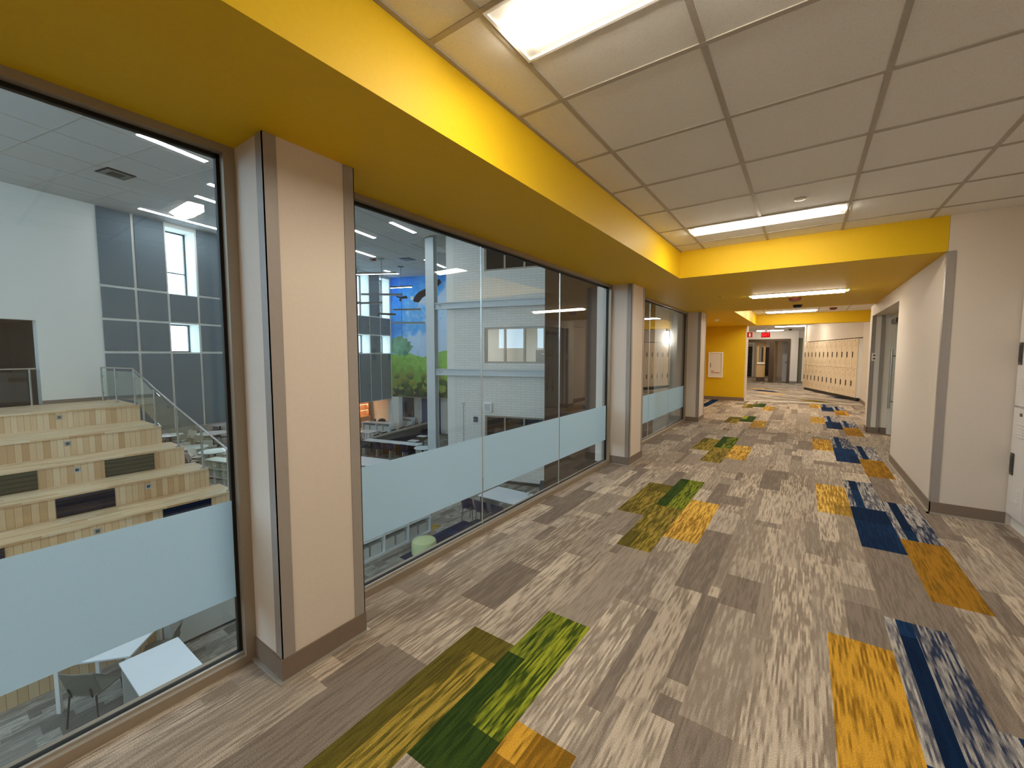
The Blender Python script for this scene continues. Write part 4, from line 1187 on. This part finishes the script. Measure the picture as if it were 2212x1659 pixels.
disc('sprinkler_cover', 'flat sprinkler cover in the yellow soffit near the cross beam corner', 'sprinkler', (-1.10, 7.14, SZ), 0.04, 0.012, yellow, yellow, 'ceiling sprinkler fittings')
disc('sprinkler_cover', 'white sprinkler fitting in the yellow soffit above the extinguisher cabinet', 'sprinkler', (-1.87, 11.63, SZ), 0.06, 0.04, white_enamel, white_enamel, 'ceiling sprinkler fittings')
disc('alarm_strobe', 'dark red alarm dome on the yellow soffit behind the soffit light', 'alarm', (-0.17, 7.95, SZ), 0.09, 0.055, dark_red, dark_red)
cm = disc('dome_camera', 'black and white dome camera on the far yellow soffit', 'camera', (-0.15, 9.1, SZ), 0.075, 0.05, black_plastic, black_plastic)
obj('lens_ball', MB().lathe([(0.012, -0.085), (0.03, -0.07), (0.035, -0.05)], 14), white_enamel, cm, True)
disc('smoke_detector', 'dark round detector on the second bay ceiling by the right wall', 'detector', (0.53, 13.4, CZ), 0.09, 0.06, dark_red, dark_red)
disc('smoke_detector', 'small dark detector on the wall side ceiling before the far doors', 'detector', (-0.62, 23.4, CZ), 0.08, 0.05, black_plastic, black_plastic)

# ------------------------------------------------------------------ lockers
def locker(mat, w, d, lab, grp, loc, rz, base_mat):
    """a two-tier locker; front faces local -y"""
    t = T('school_locker', lab, 'locker', loc, rz, grp)
    obj('body', B(0.002, w - 0.002, 0.014, d, 0.10, 1.92), mat, t)
    obj('plinth', B(0.002, w - 0.002, 0.03, d, 0, 0.10), base_mat, t)
    for z0, z1 in ((0.11, 0.99), (1.008, 1.91)):
        m = MB(); m.box(0.006, w - 0.006, -0.004, 0.012, z0, z1, bev=0.003)
        cx = w * 0.55
        for zc, sgn in ((z0 + 0.12, 1), (z1 - 0.23, 1)):
            for q in range(5): m.box(cx - w * 0.2, cx + w * 0.2, -0.013, -0.004, zc + q * 0.025, zc + q * 0.025 + 0.010)
        dd = obj('door', m, mat, t)
        zc = z0 + 0.42
        h = MB(); h.box(0.03, 0.092, -0.012, -0.004, zc - 0.09, zc + 0.09, bev=0.006)
        hd = obj('handle', h, dark_steel, dd)
        obj('handle_cup', B(0.038, 0.084, -0.0135, -0.012, zc - 0.065, zc + 0.07), black_plastic, dd)
        obj('number_plate', B(w / 2 - 0.022, w / 2 + 0.022, -0.0065, -0.004, z1 - 0.06, z1 - 0.035), dark_steel, dd)
    return t
l0 = locker(locker_white, 0.305, 0.31, 'white two-tier locker next to the right pier wall', 'white lockers at the right edge', (1.42, 5.14, 0), R(-90), white_enamel)
for q in range(1, 5): dup(l0, (1.42, 5.14 - 0.307 * q, 0), R(-90), 'white two-tier locker, %s from the right pier wall' % ORD[q])
ux, uy = -1.32, 4.40
ln = math.hypot(ux, uy); ang = math.atan2(uy, ux)
W12 = ln / 12.0
# front faces the corridor (towards -x): local x runs from far to near so that local -y looks left
A0 = (-0.02, 20.80)
l1 = None
for q in range(12):
    tt = (11 - q) / 12.0
    px, py = A0[0] - ux * 0 + (1.30 - A0[0]) * (q / 12.0), A0[1] + (16.40 - A0[1]) * (q / 12.0)
    lab = 'cream two-tier locker in the far bank, %s from the near end' % ORD[11 - q]
    rz = math.atan2(16.40 - A0[1], 1.30 - A0[0])
    if l1 is None: l1 = locker(locker_cream, W12, 0.30, lab, 'cream lockers in the far bank', (px, py, 0), rz, black_plastic)
    else: dup(l1, (px, py, 0), rz, lab)

# ------------------------------------------------------------------ right alcove: glass door
d = struct_root('door_1', 'frameless glass door with a long steel pull in the right alcove')
obj('frame', MB().box(1.24, 1.31, 7.36, 7.42, 0, 2.12).box(1.24, 1.31, 9.88, 9.95, 0, 2.12).box(1.24, 1.31, 7.42, 9.88, 2.05, 2.12), white_wall, d)
obj('pane', B(1.27, 1.282, 7.42, 8.60, 0.01, 2.05), glass_clear, d)
lf = obj('leaf', B(1.27, 1.282, 8.61, 9.87, 0.01, 2.05), glass_clear, d)
h = MB(); h.tube([(1.20, 9.50, 0.50), (1.20, 9.50, 1.52)], 0.021, 10); h.tube([(1.345, 9.50, 0.50), (1.345, 9.50, 1.52)], 0.021, 10)
for z in (0.62, 1.40): h.tube([(1.20, 9.50, z), (1.345, 9.50, z)], 0.012, 8)
obj('pull_handle', h, chrome, lf, True)
obj('closer', B(1.20, 1.27, 9.3, 9.75, 1.95, 2.03), dark_steel, d)
sw = T('light_switch', 'small switch plate on the far alcove wall edge', 'switch', (1.0, 9.9, 1.38))
obj('plate', B(-0.02, 0.05, -0.007, -0.0005, -0.07, 0.07), white_enamel, sw)
for z in (-0.03, 0.03): obj('button', B(0.0, 0.03, -0.011, -0.007, z - 0.012, z + 0.012), dark_red, sw)

# ------------------------------------------------------------------ extinguisher cabinet, signs
ec = T('extinguisher_cabinet', 'white extinguisher cabinet with red lettering on the yellow wall', 'cabinet', (-2.31, 14.487, 1.11), R(2))
m = MB(); m.box(-0.21, 0.21, -0.05, -0.002, 0.36, 0.40); m.box(-0.21, 0.21, -0.05, -0.002, -0.40, -0.36); m.box(-0.21, -0.17, -0.05, -0.002, -0.36, 0.36); m.box(0.17, 0.21, -0.05, -0.002, -0.36, 0.36)
obj('trim_frame', m, white_enamel, ec)
dd = obj('door', B(-0.168, 0.168, -0.038, -0.002, -0.358, 0.358), locker_white, ec)
obj('handle', B(-0.15, -0.135, -0.05, -0.038, -0.08, 0.05), dark_steel, dd)
def text_mesh(s, size, depth=0.002):
    cu = bpy.data.curves.new('lettering', 'FONT'); cu.body = s; cu.size = size; cu.extrude = depth; cu.align_x = 'CENTER'; cu.align_y = 'CENTER'
    o = bpy.data.objects.new('tmp', cu); COL.objects.link(o)
    dg = bpy.context.evaluated_depsgraph_get()
    me = bpy.data.meshes.new_from_object(o.evaluated_get(dg))
    bpy.data.objects.remove(o)
    return me
def lettering(s, size, mat, parent, loc, rx=PI / 2, sx=1.0, rz=0):
    me = text_mesh(s, size); me.materials.clear(); me.materials.append(mat)
    o = link('lettering', me, parent); o.location = loc; o.rotation_euler = (rx, 0, rz); o.scale = (sx, 1, 1)
    return o
lettering('FIRE', 0.045, red_paint, dd, (-0.085, -0.0395, -0.205))
lettering('EXTINGUISHER', 0.05, red_paint, dd, (0.0, -0.0395, -0.255), sx=0.68)
fs = T('extinguisher_sign', 'red and white extinguisher sign on the yellow wall end', 'sign', (-1.46, 14.56, 2.03))
obj('panel', B(-0.03, 0.14, -0.006, 0.0, -0.09, 0.09), white_enamel, fs)
sf = obj('red_field', B(-0.02, 0.13, -0.008, -0.006, -0.08, 0.08), red_paint, fs)
m = MB(); m.slab_xz([(0.035, -0.055), (0.075, -0.055), (0.075, 0.02), (0.065, 0.035), (0.065, 0.055), (0.045, 0.055), (0.045, 0.035), (0.035, 0.02)], -0.0095, -0.008)
obj('pictogram', m, white_enamel, sf)
obj('bracket', B(-0.05, -0.028, -0.01, 0.004, -0.05, 0.05), chrome, fs)
ex = T('exit_sign', 'glowing red EXIT sign hanging from the far corridor ceiling', 'sign', (-1.52, 22.4, 2.33))
obj('housing', B(-0.19, 0.19, -0.03, 0.03, -0.13, 0.13, bev=0.008), white_enamel, ex)
fc = obj('face', B(-0.17, 0.17, -0.036, -0.0305, -0.11, 0.11), exit_face, ex)
lettering('EXIT', 0.20, exit_red, fc, (0, -0.0385, 0), sx=0.72)
obj('mount', B(-0.05, 0.05, -0.02, 0.02, 0.13, CZ - 2.33), white_enamel, ex)

# ------------------------------------------------------------------ far doors
YD = YW
d = struct_root('door_2', 'bronze frame of the far left double doorway')
m = MB(); m.box(-3.3, -3.18, YD - 0.02, YD + 0.2, 0, 2.22); m.box(-1.52, -1.38, YD - 0.02, YD + 0.2, 0, 2.22); m.box(-3.18, -1.52, YD - 0.02, YD + 0.2, 2.08, 2.22)
obj('frame', m, bronze, d)
lf = T('wooden_door', 'open maple door with a narrow window at the far doorway', 'door', (-1.70, YD + 0.45, 0), R(186))
m = MB(); m.box(0, 0.42, -0.022, 0.022, 0.01, 1.05); m.box(0, 0.10, -0.022, 0.022, 1.05, 1.85); m.box(0.30, 0.42, -0.022, 0.022, 1.05, 1.85); m.box(0, 0.42, -0.022, 0.022, 1.85, 2.08)
obj('leaf', m, wood_door, lf); obj('vision_glass', B(0.10, 0.30, -0.008, 0.008, 1.05, 1.85), glass_clear, lf)
obj('push_bar', B(0.02, 0.40, 0.022, 0.07, 0.92, 1.0, bev=0.01), chrome, lf); obj('kick_plate', B(0.01, 0.41, 0.022, 0.026, 0.02, 0.25), bronze, lf)
d = struct_root('door_3', 'bronze frame of the far right doorway')
m = MB(); m.box(-1.38, -1.30, YD - 0.03, YD + 0.2, 0, 2.22); m.box(-0.74, -0.62, YD - 0.03, YD + 0.2, 0, 2.22); m.box(-1.30, -0.74, YD - 0.03, YD + 0.2, 2.12, 2.22)
obj('frame', m, bronze, d)
lf = T('tan_door', 'tan door leaf standing open edge-on in the far right doorway', 'door', (-1.30, YD + 0.05, 0), R(85))
obj('leaf', B(0, 0.9, -0.022, 0.022, 0.01, 2.1), wood_door, lf); obj('lever', MB().tube([(0.8, -0.06, 1.0), (0.68, -0.06, 1.0)], 0.01), chrome, lf)
lf = T('pale_glazed_door', 'pale blue-white door with dark glazing in the far right doorway', 'door', (-0.98, YD + 1.3, 0), R(8))
obj('leaf', B(0, 0.55, -0.022, 0.022, 0.01, 2.1), door_white, lf)
for z0, z1 in ((0.35, 0.95), (1.15, 1.9)): obj('glazing', B(0.2, 0.5, -0.027, -0.022, z0, z1), glass_dark, lf)
obj('push_bar', B(0.12, 0.5, -0.07, -0.022, 1.0, 1.06), chrome, lf)
d = struct_root('door_4', 'narrow olive grey door recess beside the far locker bank')
obj('leaf', B(-0.30, -0.12, YD + 0.06, YD + 0.12, 0, 2.25), olive_gate, d); obj('jamb', B(-0.30, -0.27, YD - 0.01, YD + 0.06, 0, 2.25), bronze, d)
gr = T('roll_gate', 'dark roll-down gate in the passage beyond the far doors', 'gate', (-3.55, 30.95, 0))
m = MB()
for q in range(16): m.box(-0.75, 0.75, -0.03, -0.01, 0.05 + q * 0.12, 0.05 + q * 0.12 + 0.10)
obj('slats', m, black_plastic, gr); obj('gate_frame', MB().box(-0.85, -0.75, -0.05, 0, 0, 2.1).box(0.75, 0.85, -0.05, 0, 0, 2.1).box(-0.85, 0.85, -0.05, 0, 2.1, 2.2), white_enamel, gr)
gd = T('glazed_panel', 'dark narrow glazed panel in the passage beyond the far doors', 'panel', (-2.05, 30.95, 0))
obj('glass', B(-0.25, 0.25, -0.03, 0, 0.1, 1.9), glass_dark, gd); obj('frame', MB().box(-0.32, -0.25, -0.05, 0, 0, 2.0).box(0.25, 0.32, -0.05, 0, 0, 2.0).box(-0.32, 0.32, -0.05, 0, 1.9, 2.0), white_enamel, gd)

# ------------------------------------------------------------------ outside the far windows
p = gpt(1.5, -60)
tw = T('outside_tower', 'pale high building with stacked balconies outside the small window', 'building', (p[0] - 8, p[1] + 14, -12), G_RZ)
obj('facade', B(-4, 4, -3, 3, 0, 26), white_wall, tw)
for q in range(8):
    obj('balcony', B(1.5, 3.8, -4, -3, 1.5 + q * 3, 2.5 + q * 3), shelf_grey, tw); obj('window', B(-3, 0.5, -3.03, -3.0, 1.5 + q * 3, 3 + q * 3), glass_dark, tw)
